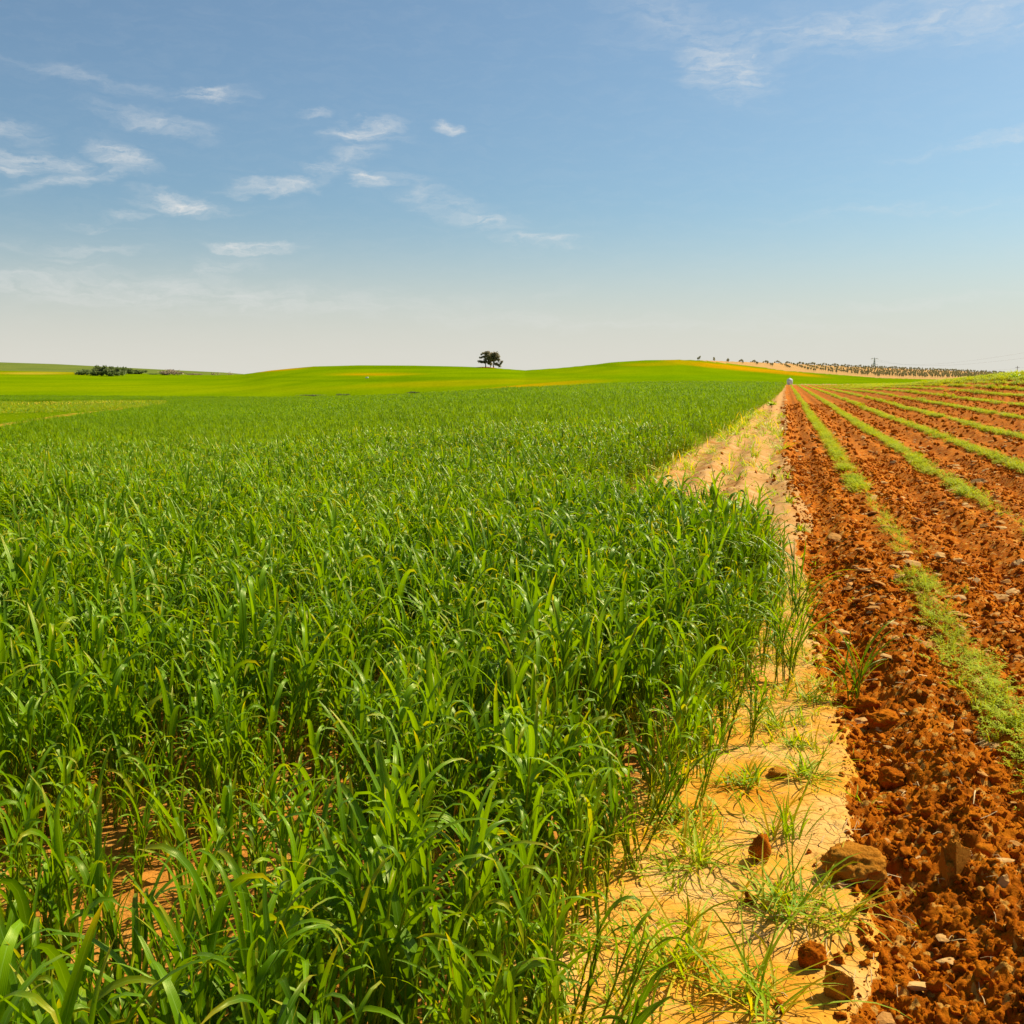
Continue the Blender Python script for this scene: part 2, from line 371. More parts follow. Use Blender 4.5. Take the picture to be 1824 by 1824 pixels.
def leaf_material(name, lo, hi, old, trans=.42, rough=.33, spec=.38, tr_col=None, posvar=True, ribs=True):
    m, nt, out = newmat(name)
    oi = nd(nt, 'ShaderNodeObjectInfo').outputs['Random']
    geo = nd(nt, 'ShaderNodeNewGeometry'); P = geo.outputs['Position']
    var = mixc(nt, .5, noise(nt, P, .35, 4), noise(nt, nd(nt, 'ShaderNodeMapping', {'Vector': P, 'Scale': (1, .4, 1)}).outputs[0], .07, 3))
    col = mixc(nt, ramp(nt, oi, [(0, (0, 0, 0)), (1, (1, 1, 1))]), lo, hi)
    if posvar:
        col = mixc(nt, ramp(nt, var, [(.38, (0, 0, 0)), (.62, (.75, .75, .75))]), col, hi)
    at = nd(nt, 'ShaderNodeAttribute', attribute_name='age')
    col = mixc(nt, at.outputs['Fac'], col, old)
    rib = None
    if ribs:
        uv = nd(nt, 'ShaderNodeAttribute', attribute_name='across').outputs['Fac']
        mid = ramp(nt, uv, [(.44, (0, 0, 0)), (.5, (.38, .38, .38)), (.56, (0, 0, 0))])
        col = mixc(nt, mid, col, (.30, .48, .10))
        rib = nd(nt, 'ShaderNodeMath', {0: uv, 1: 60.0}, operation='MULTIPLY').outputs[0]
        rib = nd(nt, 'ShaderNodeMath', {0: rib}, operation='SINE').outputs[0]
    ins = {'Base Color': col, 'Roughness': rough, 'Specular IOR Level': spec, 'Specular Tint': (1.0, 1.0, .35, 1)}
    if rib is not None:
        ins['Normal'] = nd(nt, 'ShaderNodeBump', {'Strength': .25, 'Distance': .0006, 'Height': rib}).outputs[0]
    p = nd(nt, 'ShaderNodeBsdfPrincipled', ins)
    t = nd(nt, 'ShaderNodeBsdfTranslucent', {'Color': mixc(nt, 1.0, col, tr_col or (2.15, 1.75, .08), 'MULTIPLY')})
    mx = nd(nt, 'ShaderNodeMixShader', {0: trans, 1: p.outputs[0], 2: t.outputs[0]})
    nt.links.new(mx.outputs[0], out.inputs[0]); return m
M_WHEAT = leaf_material('wheat_leaf', (.036, .108, .0002), (.168, .305, .0003), (.48, .38, .02), trans=.38)
M_WHEATF = leaf_material('wheat_leaf_far', (.062, .150, .0002), (.172, .292, .0003), (.30, .30, .004), ribs=False, rough=.42, spec=.14)
M_CARROT = leaf_material('seedling_leaf', (.23, .33, .001), (.37, .44, .002), (.46, .37, .012), trans=.35, ribs=False, rough=.6, spec=.15)
M_TUFT = leaf_material('grass_blade', (.13, .28, .001), (.29, .40, .003), (.58, .42, .02), trans=.38, rough=.42, spec=.3)
M_DITCH = leaf_material('hollow_grass', (.10, .21, .001), (.20, .32, .001), (.42, .34, .01), ribs=False, rough=.5, spec=.3)
def plain(name, c, rough=.8, var=.25, scale=3., trans=0):
    c = kc(c)
    m, nt, out = newmat(name)
    P = nd(nt, 'ShaderNodeNewGeometry').outputs['Position']
    k = ramp(nt, noise(nt, P, scale, 5, .6), [(.3, (1-var,)*3), (.7, (1+var,)*3)])
    p = nd(nt, 'ShaderNodeBsdfPrincipled', {'Base Color': mixc(nt, 1.0, c, k, 'MULTIPLY'), 'Roughness': rough, 'Specular IOR Level': .25})
    if trans:
        t = nd(nt, 'ShaderNodeBsdfTranslucent', {'Color': (*c, 1)})
        p = nd(nt, 'ShaderNodeMixShader', {0: trans, 1: p.outputs[0], 2: t.outputs[0]})
    nt.links.new(p.outputs[0], out.inputs[0]); return m
M_BARK = plain('bark', (.10, .07, .045)); M_STRAW = plain('straw', (.62, .42, .18), .7)
M_CROWN = plain('tree_foliage', (.36, .30, .17), .7, .35, .8, .5)
M_BUSHG = plain('bush_foliage', (.22, .27, .07), .7, .4, .5, .3)
M_BUSHB = plain('bare_twigs', (.48, .36, .22), .9, .3)
M_OLIVE = plain('sapling_foliage', (.32, .30, .12), .7, .35, 1., .35)
M_SACK = plain('white_sack', (.82, .82, .84), .55, .06); M_GALV = plain('galvanised_steel', (.62, .64, .66), .5, .1)
M_SEAM = plain('grey_seam', (.5, .5, .55), .6, .1)
M_WIRE = plain('wire', (.5, .5, .52), .6, .1)
M_YFLOWER = plain('yellow_flower', (.75, .58, .01), .6, .2)

# ------------------------------------------------------------------ helpers
def tag(o, label=None, cat=None, group=None, kind=None):
    if label: o['label'] = label
    if cat: o['category'] = cat
    if group: o['group'] = group
    if kind: o['kind'] = kind
    return o
def mesh_np(name, V, Fc, mats, attrs=None, midx=None, smooth=True, link=True):
    """V (n,3); Fc list of arrays (m,k) of equal k, or a single array"""
    V = np.asarray(V, np.float32)
    if not isinstance(Fc, list): Fc = [Fc]
    Fc = [np.asarray(f, np.int32) for f in Fc if len(f)]
    me = bpy.data.meshes.new(name)
    me.vertices.add(len(V)); me.vertices.foreach_set('co', V.ravel())
    li = np.concatenate([f.ravel() for f in Fc]); cnt = np.concatenate([np.full(len(f), f.shape[1]) for f in Fc])
    me.loops.add(len(li)); me.loops.foreach_set('vertex_index', li)
    me.polygons.add(len(cnt)); st = np.concatenate([[0], np.cumsum(cnt)[:-1]])
    me.polygons.foreach_set('loop_start', st.astype(np.int32)); me.polygons.foreach_set('loop_total', cnt.astype(np.int32))
    for mt in (mats if isinstance(mats, list) else [mats]): me.materials.append(mt)
    if midx is not None: me.polygons.foreach_set('material_index', np.asarray(midx, np.int32))
    if smooth: me.polygons.foreach_set('use_smooth', np.ones(len(cnt), bool))
    for k, (typ, arr) in (attrs or {}).items():
        a = me.attributes.new(k, typ, 'POINT')
        arr = np.asarray(arr, np.float32)
        if typ == 'FLOAT': a.data.foreach_set('value', arr.ravel())
        elif typ == 'FLOAT_COLOR': a.data.foreach_set('color', arr.ravel())
        elif typ == 'FLOAT_VECTOR': a.data.foreach_set('vector', arr.ravel())
    me.update(calc_edges=True); me.validate()
    if not link: return me
    o = bpy.data.objects.new(name, me); sc.collection.objects.link(o); return o

class MB:
    """collects ribbons, tubes, boxes into one mesh"""
    def __init__(s): s.V = []; s.Q = []; s.T = []; s.age = []; s.acr = []; s.n = 0
    def add(s, V, Q=(), T=(), age=0., acr=None):
        V = np.asarray(V, float); s.V.append(V)
        if len(Q): s.Q.append(np.asarray(Q)+s.n)
        if len(T): s.T.append(np.asarray(T)+s.n)
        s.age.append(np.full(len(V), age) if np.isscalar(age) else age)
        s.acr.append(np.full(len(V), .25) if acr is None else acr); s.n += len(V)
    def leaf(s, base, phi, L, w, e0, bend, pw=1.6, n=8, side=0., age=0., vfold=.18, twist=0., thin=False, droop=0.):
        """grass leaf: starts at elevation e0, bends by `bend` radians towards the tip"""
        t = np.linspace(0, 1, n+1); e = e0-bend*t**pw
        ph = phi+side*t*t
        ds = L/n
        dx = np.cos(e)*np.cos(ph); dy = np.cos(e)*np.sin(ph); dz = np.sin(e)
        P = np.zeros((n+1, 3)); P[0] = base
        P[1:, 0] = base[0]+np.cumsum((dx[:-1]+dx[1:])/2)*ds
        P[1:, 1] = base[1]+np.cumsum((dy[:-1]+dy[1:])/2)*ds
        P[1:, 2] = base[2]+np.cumsum((dz[:-1]+dz[1:])/2)*ds
        Tn = np.stack([dx, dy, dz], 1)
        S = np.stack([-np.sin(ph), np.cos(ph), 0*ph], 1)
        N = np.cross(Tn, S)
        tw = twist*t; c = np.cos(tw)[:, None]; sn = np.sin(tw)[:, None]
        S2 = S*c+N*sn; N2 = N*c-S*sn
        prof = np.minimum(1, (t+.06)/.22)**.6*np.clip(1-t, 0, 1)**.55*(1+.25*t)
        prof[-1] = .03
        hw = (w/2*prof)[:, None]
        if n >= 6 and (phi*791.9) % 1 < .22 and np.isscalar(age):
            at_ = np.clip(age+.85*np.clip((t-.72)/.28, 0, 1), 0, 1); age = np.concatenate([at_, at_] if thin else [at_, at_, at_])
        if thin:
            V = np.concatenate([P-S2*hw, P+S2*hw]); m = n+1
            i = np.arange(n); Q = np.stack([i, i+m, i+m+1, i+1], 1)
            s.add(V, Q, age=age, acr=np.concatenate([np.full(m, .2), np.full(m, .8)]))
        else:
            V = np.concatenate([P-S2*hw+N2*hw*vfold*2, P, P+S2*hw+N2*hw*vfold*2]); m = n+1
            i = np.arange(n); Q = np.concatenate([np.stack([i, i+m, i+m+1, i+1], 1), np.stack([i+m, i+2*m, i+2*m+1, i+m+1], 1)])
            s.add(V, Q, age=age, acr=np.concatenate([np.zeros(m), np.full(m, .5), np.ones(m)]))
        return P
    def tube(s, pts, rads, k=5, age=0.):
        pts = np.asarray(pts, float); rads = np.broadcast_to(np.asarray(rads, float), len(pts)); n = len(pts); V = []
        for i in range(n):
            d = pts[min(i+1, n-1)]-pts[max(i-1, 0)]; d = d/(np.linalg.norm(d)+1e-9)
            a = np.cross(d, [0, 0, 1.] if abs(d[2]) < .9 else [1., 0, 0]); a /= np.linalg.norm(a); b = np.cross(d, a)
            for j in range(k):
                an = 2*math.pi*j/k; V.append(pts[i]+rads[i]*(math.cos(an)*a+math.sin(an)*b))
        Q = [(i*k+j, i*k+(j+1) % k, (i+1)*k+(j+1) % k, (i+1)*k+j) for i in range(n-1) for j in range(k)]
        s.add(V, Q, age=age)
    def box(s, c, d, rz=0.):
        V = np.array([(x, y, z) for z in (-.5, .5) for y in (-.5, .5) for x in (-.5, .5)])*np.array(d)
        ca, sa = math.cos(rz), math.sin(rz)
        V = np.stack([V[:, 0]*ca-V[:, 1]*sa, V[:, 0]*sa+V[:, 1]*ca, V[:, 2]], 1)+np.array(c)
        s.add(V, [(0, 2, 3, 1), (4, 5, 7, 6), (0, 1, 5, 4), (2, 6, 7, 3), (0, 4, 6, 2), (1, 3, 7, 5)])
    def build(s, name, mat, parent=None, link=True, smooth=True):
        F_ = []
        if s.Q: F_.append(np.concatenate(s.Q))
        if s.T: F_.append(np.concatenate(s.T))
        o = mesh_np(name, np.concatenate(s.V), F_, mat, {'age': ('FLOAT', np.concatenate(s.age)), 'across': ('FLOAT', np.concatenate(s.acr))}, smooth=smooth, link=link)
        if parent is not None and link: o.parent = parent
        return o
def empty(name, loc, rz=0):
    o = bpy.data.objects.new(name, None); sc.collection.objects.link(o); o.location = loc; o.rotation_euler = (0, 0, rz)
    o.empty_display_size = .3; return o

def scatter(name, pts, protos, rot, scl, idx, mat):
    """one stuff object: vertices with instances of the prototype meshes on them"""
    coll = bpy.data.collections.new(name+'_kinds')
    for i, me in enumerate(protos):
        o = bpy.data.objects.new('%s_kind_%02d' % (name, i), me); coll.objects.link(o)
    n = len(pts)
    me = bpy.data.meshes.new(name); me.vertices.add(n); me.vertices.foreach_set('co', np.asarray(pts, np.float32).ravel())
    a = me.attributes.new('rot', 'FLOAT_VECTOR', 'POINT'); a.data.foreach_set('vector', np.asarray(rot, np.float32).ravel())
    a = me.attributes.new('scl', 'FLOAT_VECTOR', 'POINT'); a.data.foreach_set('vector', np.asarray(scl, np.float32).ravel())
    a = me.attributes.new('idx', 'INT', 'POINT'); a.data.foreach_set('value', np.asarray(idx, np.int32))
    me.materials.append(mat)
    o = bpy.data.objects.new(name, me); sc.collection.objects.link(o)
    ng = bpy.data.node_groups.new(name+'_scatter', 'GeometryNodeTree')
    ng.interface.new_socket('Geometry', in_out='INPUT', socket_type='NodeSocketGeometry')
    ng.interface.new_socket('Geometry', in_out='OUTPUT', socket_type='NodeSocketGeometry')
    N = ng.nodes; L = ng.links
    gi = N.new('NodeGroupInput'); go = N.new('NodeGroupOutput')
    ci = N.new('GeometryNodeCollectionInfo'); ci.inputs['Collection'].default_value = coll
    ci.inputs['Separate Children'].default_value = True; ci.inputs['Reset Children'].default_value = True
    iop = N.new('GeometryNodeInstanceOnPoints'); iop.inputs['Pick Instance'].default_value = True
    def na(nm, ty):
        k = N.new('GeometryNodeInputNamedAttribute'); k.data_type = ty; k.inputs['Name'].default_value = nm; return k.outputs['Attribute']
    e2r = N.new('FunctionNodeEulerToRotation')
    L.new(na('rot', 'FLOAT_VECTOR'), e2r.inputs[0]); L.new(e2r.outputs[0], iop.inputs['Rotation'])
    L.new(na('scl', 'FLOAT_VECTOR'), iop.inputs['Scale']); L.new(na('idx', 'INT'), iop.inputs['Instance Index'])
    L.new(gi.outputs[0], iop.inputs['Points']); L.new(ci.outputs[0], iop.inputs['Instance']); L.new(iop.outputs[0], go.inputs[0])
    md = o.modifiers.new('scatter', 'NODES'); md.node_group = ng
    return o

# ------------------------------------------------------------------ ground sheet
def seg(a, b, st): return list(np.arange(a, b-1e-9, st))
azs = np.radians(np.array(seg(-180, -62, 4)+seg(-62, -46, 1)+seg(-46, -16, .3)+seg(-16, -8, .12)+seg(-8, 18, .07)+seg(18, 30, .25)+seg(30, 60, 1.5)+seg(60, 180, 4)+[180]))
pyn = np.arange(1027*1.5/.5, 1027*1.5/50, -1.5)
pyn = np.concatenate([np.arange(3000, 1100, -40), np.arange(1100, 31, -1.35)])
rr = 1027*1.5/pyn
rr = np.concatenate([rr, rr[-1]*1.018**np.arange(1, 240)])
rr = rr[rr < 3200]
A, RR = np.meshgrid(azs, rr)
X = RR*np.sin(A); Y = RR*np.cos(A)
shp = X.shape
x = X.ravel(); y = Y.ravel()
z = gz(x, y, True)
gpx = px_of(x, y); gr = np.hypot(x, y)
# apparent height in the photo, for laying out the far crops
el = (z-H)/gr
def ypix(px, el):
    rt = px-912
    # solve for py iteratively: slope=(-F sp+(912-py)cp)/hyp
    py = np.full_like(px, 670.)
    for _ in range(5):
        f0 = slope_px(px, py); f1 = slope_px(px, py+1); py = py-(f0-el)/(f1-f0)
    return py
gpy = np.where(gr > 30, ypix(gpx, el), 900.)
De = np.interp(gpx, PXE, DE_); Ds = np.interp(gpx, PXS, DS_)
BR = np.array((.158, .245, .0005))
col = np.tile(BR, (len(x), 1))
def patch(cx, cy, hw, hh, c, k=1., rot=0., soft=1.):
    global col
    ca, sa = math.cos(math.radians(rot)), math.sin(math.radians(rot))
    u = ((gpx-cx)*ca-(gpy-cy)*sa)/hw; v = ((gpx-cx)*sa+(gpy-cy)*ca)/hh
    d = np.sqrt(u*u+v*v)+.5*(fbm(x*.03, y*.03, 9)-.5)
    f = (k*ss(1.25, .35, d)*(gr > 85))[:, None]
    col = col*(1-f)+np.array(c)*f
YEL = (.30, .26, .001); ORA = (.46, .25, .002); DKG = (.085, .175, .0005); LIM = (.21, .27, .001)
for a in [(80,664,170,4,YEL,.9),(60,665,60,2,(.45,.32,.03),.7),(30,661,60,2,DKG,.6),(505,658.5,60,2.4,ORA,.8,5),(670,666.5,110,4,YEL,.9),(660,667,50,1.6,ORA,.7),
          (800,683,220,7,(.26,.27,.001),.9,2),(940,688,110,4,ORA,.8,5),(1000,684,90,5,YEL,.6,4),(700,655,250,3,DKG,.55),(780,674,150,4,DKG,.45),(620,678,170,3,DKG,.5),(250,676,260,2.5,DKG,.35),(150,684,220,2.5,LIM,.5),(860,665,110,2.5,DKG,.4),(540,672,130,3,DKG,.35),
          (1110,651,70,3.5,DKG,.7,0),(1280,652,110,5,ORA,.95,-6),(1370,661,110,3.6,ORA,.95,-6),(1180,648,90,4,YEL,.8,2),(300,693,500,8,LIM,.6),(1050,662,100,5,LIM,.5),(1250,672,200,5,(.13,.235,.001),.7)]:
    patch(*a)
# sandy orchard hill on the far right
ob = np.interp(gpx, [1200,1240,1300,1350,1400,1450,1500,1560,1640,1700,1800,2600], [630,642,648.5,654,661,665,668.5,673.5,675,676,677,677])
wob = (fbm(x*.02, y*.02, 15)-.5)*3
orch = ((gpy < ob+wob) & (gpx > 1235) & (gr > De+30)).astype(float)
TAN = np.array((.52, .31, .12))
col = col*(1-orch[:, None])+TAN*orch[:, None]
hillm = gr > np.where(gpx < 700, Ds+150, 5000)
hf = (hillm*ss(Ds+150, Ds+260, gr))[:, None]
col = col*(1-hf)+np.array((.145, .185, .035))*hf
dm, dt = ditch(x, y)
dsand = ss(.035, .012, np.abs(gpy-np.interp(gpx, [-300, 0, 60, 130, 230], [780, 757, 748, 737.5, 727])+3*(fbm(x*.2, y*.2, 19)-.5))/60.)*(fbm(x*.12, y*.12, 20) > .42)
dsand = np.clip(dsand, 0, 1)[:, None]
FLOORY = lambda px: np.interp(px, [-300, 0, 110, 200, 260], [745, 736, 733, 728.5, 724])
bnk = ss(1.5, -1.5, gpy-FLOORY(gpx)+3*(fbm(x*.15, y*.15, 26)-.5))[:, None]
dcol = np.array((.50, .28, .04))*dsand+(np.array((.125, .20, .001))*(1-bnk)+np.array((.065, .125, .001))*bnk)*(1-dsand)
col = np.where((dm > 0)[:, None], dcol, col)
# dirt track at the end of the rows
trk = (np.abs(gr-(De+3.5)) < 3.2) & (gpx > 1370) & (gpx < 1590)
col = np.where(trk[:, None], (.50, .30, .13), col)
colA = np.concatenate([col, np.ones((len(x), 1))], 1)
V = np.stack([x, y, z], 1)
nr, nc = shp
I = np.arange(nr*nc).reshape(nr, nc)
Q = np.stack([I[:-1, :-1], I[:-1, 1:], I[1:, 1:], I[1:, :-1]], -1).reshape(-1, 4)[:, ::-1]
cx = x[Q].mean(1); cy = y[Q].mean(1)
qr = np.hypot(cx, cy); qpx = px_of(cx, cy); qDe = np.interp(qpx, PXE, DE_)
wig = .05*(fbm(cx*5, cy*5, 3)-.5)*2+.05*(fbm(cx*14, cy*14, 13)-.5)+.75*(fbm(cx*.9, cy*.45, 16)-.5)*ss(5, 12, qr)
qsoil = (cx > sandx(cy)+wig) & (qr < qDe)
qsand = (~qsoil) & (cx > edgex(cy)-.25+.3*(fbm(cx*2, cy*2, 14)-.5)) & (qr < qDe) & (cy > -2)
qditch = dm[Q].mean(1) > .5
qwheat = (~qsoil) & (~qsand) & (qr < qDe) & (~qditch)
qfar = ~(qsoil | qsand | qwheat)
qorch = qfar & (orch[Q].mean(1) > .5)
qhill = qfar & ~qorch & hillm[Q].all(1)
qtrk = qfar & trk[Q].all(1)
qnear = qfar & ~qorch & ~qhill & ~qtrk
def sub_sheet(name, mask, mat, label):
    q = Q[mask]; u, inv = np.unique(q, return_inverse=True)
    o = mesh_np(name, V[u], inv.reshape(-1, 4), mat, {'crop': ('FLOAT_COLOR', colA[u])})
    return tag(o, label, None, None, 'structure')
sub_sheet('tilled_field', qsoil, M_SOIL, 'reddish brown tilled soil between the seedling rows')
sub_sheet('sandy_path', qsand, M_SAND, 'cracked orange sandy strip between wheat and tilled soil')
sub_sheet('wheat_field_ground', qwheat, M_WG, 'orange bare ground under the tall green wheat')
sub_sheet('far_field', qnear, M_FAR, 'bright yellow-green rolling fields beyond the tall wheat')
sub_sheet('orchard_hill', qorch, M_FAR, 'pale sandy hillside planted with rows of saplings')
sub_sheet('dirt_track', qtrk, M_FAR, 'pale dirt track crossing the end of the rows')
sub_sheet('far_hill', qhill, M_FAR, 'dull green distant hill on the left skyline')
# centre disc closing the sheet under the camera
ring = I[0]
Vc = np.concatenate([V[ring], [[0, 0, float(gz(0., 0.))]]]); m_ = len(ring)
tag(mesh_np('ground', Vc, np.stack([np.arange(m_-1), np.full(m_-1, m_), np.arange(1, m_)], 1)[:, ::-1], M_SAND), 'sandy ground below the viewpoint', None, None, 'structure')

# ------------------------------------------------------------------ wheat
def wheat_plant(seed, tillers, spread, segs, thin, hmul=1., leaves=5, wmul=1.):
    q = random.Random(seed); b = MB()
    for k in range(tillers):
        a = q.uniform(0, 6.28); d = spread*math.sqrt(q.random())
        bx, by = d*math.cos(a), d*math.sin(a)
        hh = hmul*q.uniform(.28, .50); lean = q.uniform(0, .20); la = q.uniform(0, 6.28)
        top = (bx+lean*hh*math.cos(la), by+lean*hh*math.sin(la), hh)
        st = [(bx, by, -.02), ((bx+top[0])/2, (by+top[1])/2, hh*.5), top]
        if thin:
            b.leaf((bx, by, 0), la, hh*1.02, .006, 1.5, .05, n=2, thin=True)
        else:
            b.tube(st, [.0042, .0038, .0026], 5, age=.22)
        ph = q.uniform(0, 6.28)
        for j in range(leaves):
            f = (j+.6)/leaves; f = .08+.92*f
            p = (bx+(top[0]-bx)*f, by+(top[1]-by)*f, hh*f)
            ph += math.pi+q.uniform(-.7, .7)
            L = q.uniform(.11, .25)*(1.25 if q.random() < .15 else 1)*(.8+.3*f)*hmul; w = q.uniform(.008, .0135)*wmul*(.7+.4*f)
            r = q.random()
            if r < .30: e0, bend, pw = q.uniform(1.15, 1.5), q.uniform(.2, .8), 1.8; w *= .8      # upright
            elif r < .55: e0, bend, pw = q.uniform(.9, 1.4), q.uniform(1.5, 2.4), q.uniform(1.6, 2.6)   # arching
            else: e0, bend, pw = q.uniform(1.3, 1.5), q.uniform(2.3, 3.1), q.uniform(2.2, 4.2)     # folded over
            w *= q.choice((.6, .85, 1, 1, 1.15))
            age = 0. if q.random() < .93 else q.uniform(.1, .45)
            if f < .3: age = max(age, q.uniform(.0, .6))
            if j == 0:
                L *= .8
                if q.random() < .35: age = q.uniform(.6, 1.)
            b.leaf(p, ph, L, w, e0, bend, pw, n=segs, side=q.uniform(-.6, .6), age=age, twist=q.uniform(-1.6, 1.6)*(q.random() < .6), thin=thin, vfold=q.uniform(.05, .3))
    return b
nearP = [wheat_plant(100+i, 3, .045, 9, False, leaves=8, wmul=1.7).build('wheat_plant', M_WHEAT, link=False) for i in range(14)]
midP = [wheat_plant(200+i, 9, .15, 5, True, leaves=6, wmul=1.6).build('wheat_patch', M_WHEATF, link=False) for i in range(8)]
farP = [wheat_plant(300+i, 46, .45, 3, True, leaves=3, wmul=2.6).build('wheat_block', M_WHEATF, link=False) for i in range(6)]

def polar_points(r0, r1, a0, a1, dens):
    area = .5*(r1*r1-r0*r0)*(a1-a0); n = int(area*dens)
    r = np.sqrt(R.uniform(r0*r0, r1*r1, n)); a = R.uniform(a0, a1, n)
    return r*np.sin(a), r*np.cos(a)
AL, AR = math.radians(-58), math.radians(8)
def wheat_set(r0, r1, dens, feather=0.):
    x, y = polar_points(r0, r1, AL, AR, dens)
    r = np.hypot(x, y); px = px_of(x, y); De = np.interp(px, PXE, DE_)
    ex = edgex(y)+.12*(fbm(x*0+3.3, y*2.2, 33)-.5)*2
    d = ex-x
    keep = (d > 0) & (r < De) & (ditch(x, y)[0] < .5)
    # thin border plants
    keep &= R.random_sample(len(x)) < np.clip(.45+d/.35, 0, 1)
    # sparse bare patch near the viewer on the left
    bx, by, _, _ = ground_at(300, 1640)
    bare = np.exp(-(((x-bx)/.62)**2+((y-by)/.75)**2))
    bx2, by2, _, _ = ground_at(640, 1420)
    bare = np.maximum(bare, .75*np.exp(-(((x-bx2)/.3)**2+((y-by2)/.35)**2)))
    th = fbm(x*1.3, y*1.3, 44)
    keep &= R.random_sample(len(x)) > bare*.66+np.clip(.44-th, 0, 1)*1.2
    x, y, d, bare = x[keep], y[keep], d[keep], bare[keep]
    n = len(x); z = gz(x, y)
    s = (.80+.42*fbm(x*.55, y*.55, 55)+R.normal(0, .07, n))*(1-.35*bare)
    s *= np.clip(.55+.45*(d/.35), .5, 1)
    tall = ss(2.2, .5, np.abs(d-.6))*ss(9.5, 7.5, y)*ss(1.8, 3.0, y)
    s *= 1+.10*tall
    rot = np.stack([R.normal(0, .12, n), R.normal(0, .12, n)+.28*np.clip(1-d/.3, 0, 1)*R.uniform(0, 1, n), R.uniform(0, 6.28, n)], 1)
    return np.stack([x, y, z], 1), rot, np.stack([s, s, s*R.uniform(.9, 1.1, n)], 1)
WHEAT_LABEL = 'tall green wheat with arching leaves '
for nm, r0, r1, dens, protos, mat, lab in (
        ('wheat', 1.15, 20, 104, nearP, M_WHEAT, 'tall green wheat with broad arching leaves filling the near field'),
        ('wheat', 20, 60, 17, midP, M_WHEATF, 'dense green wheat in the middle of the field'),
        ('wheat', 60, 246, 3.4, farP, M_WHEATF, 'dark green far part of the wheat field below the bright hills')):
    P_, Ro, S_ = wheat_set(r0, r1, dens)
    o = scatter(nm, P_, protos, Ro, S_, R.randint(0, len(protos), len(P_)), mat)
    tag(o, lab, 'wheat', None, 'stuff')

# weedy grass in the hollow
def grass_tuft(seed, blades, L0, L1, w, e0=(.5, 1.35), rad=.03, segs=6, thin=False, yel=.3):
    q = random.Random(seed); b = MB()
    for k in range(blades):
        a = q.uniform(0, 6.28); d = rad*math.sqrt(q.random())
        b.leaf((d*math.cos(a), d*math.sin(a), -.005), q.uniform(0, 6.28), q.uniform(L0, L1), w*q.uniform(.6, 1.3), q.uniform(*e0), q.uniform(.3, 1.3),
               q.uniform(1.2, 2.2), n=segs, side=q.uniform(-.8, .8), age=(q.uniform(.2, .9) if q.random() < yel else 0), twist=q.uniform(-1.2, 1.2), thin=thin)
    return b
dP = [grass_tuft(400+i, 60, .12, .34, .03, rad=.4, segs=3, thin=True).build('hollow_tuft', M_DITCH, link=False) for i in range(4)]
x, y = polar_points(28, 190, math.radians(-60), math.radians(-28), 2.6)
k, t_ = ditch(x, y); tpx = px_of(x, y); tz = terr(x, y); tpy = ypix(tpx, (tz-H)/np.hypot(x, y)); tb = ss(2, -1, tpy-FLOORY(tpx)); keep = (k > .5) & (R.random_sample(len(x)) < .15+.9*tb); tb = tb[keep]; x = x[keep]; y = y[keep]; n = len(x)
s = R.uniform(.4, 1.1, n)*(.2+1.5*fbm(x*.1, y*.1, 7))*(.45+1.5*tb)
tag(scatter('grass', np.stack([x, y, gz(x, y)], 1), dP, np.stack([0*x, 0*x, R.uniform(0, 6.28, n)], 1), np.stack([s, s, s], 1), R.randint(0, 4, n), M_DITCH),
    'rough lighter grass in the shallow hollow within the wheat', 'grass', None, 'stuff')
# yellow flowers along the hollow's far bank
fb = MB(); q = random.Random(3)
for i in range(150):
    u = q.random(); pxx = 20+u*245; j = ground_at(pxx, 722+q.uniform(0, 6)*(1-u)-u*1.5)
    zz = j[2]+.2+q.uniform(0, .3)
    fb.box((j[0], j[1], zz), (.16, .12, .09), q.uniform(0, 3))
tag(fb.build('flowers', M_YFLOWER), 'yellow flower heads along the bank of the hollow in the wheat', 'flowers', None, 'stuff')

# ------------------------------------------------------------------ soil crumbs
def lump_mesh(seed, sub, rough=.35, flat=.75, mat=None, freq=1.5, name='clod', sharp=False):
    bm = bmesh.new(); bmesh.ops.create_icosphere(bm, subdivisions=sub, radius=1)
    off = Vector((seed*3.1, seed*1.7, seed*.9))
    for v in bm.verts:
        d = v.co.normalized()
        k = 1+rough*(mnoise.noise(d*freq+off))*1.6+rough*.5*mnoise.noise(d*freq*2.7+off)+rough*.25*mnoise.noise(d*freq*6+off)
        if sub > 3: k += rough*.22*mnoise.noise(d*freq*11+off)+rough*.16*mnoise.noise(d*freq*25+off)
        v.co = d*k; v.co.z *= flat
        if sharp:
            for pl in range(5):
                n_ = Vector((math.sin(seed+pl*2.1), math.cos(seed*1.3+pl*1.7), math.sin(pl*3.3+seed*.7)))
                n_.normalize(); e = v.co.dot(n_)-.62
                if e > 0: v.co -= n_*e
    me = bpy.data.meshes.new(name); bm.to_mesh(me); bm.free(); me.materials.append(mat or M_CRUMB)
    if not sharp:
        for p in me.polygons: p.use_smooth = True
    return me
crP = [lump_mesh(i+1, 2, .62, .8, freq=2.1, sharp=(i % 3 == 0)) for i in range(10)]
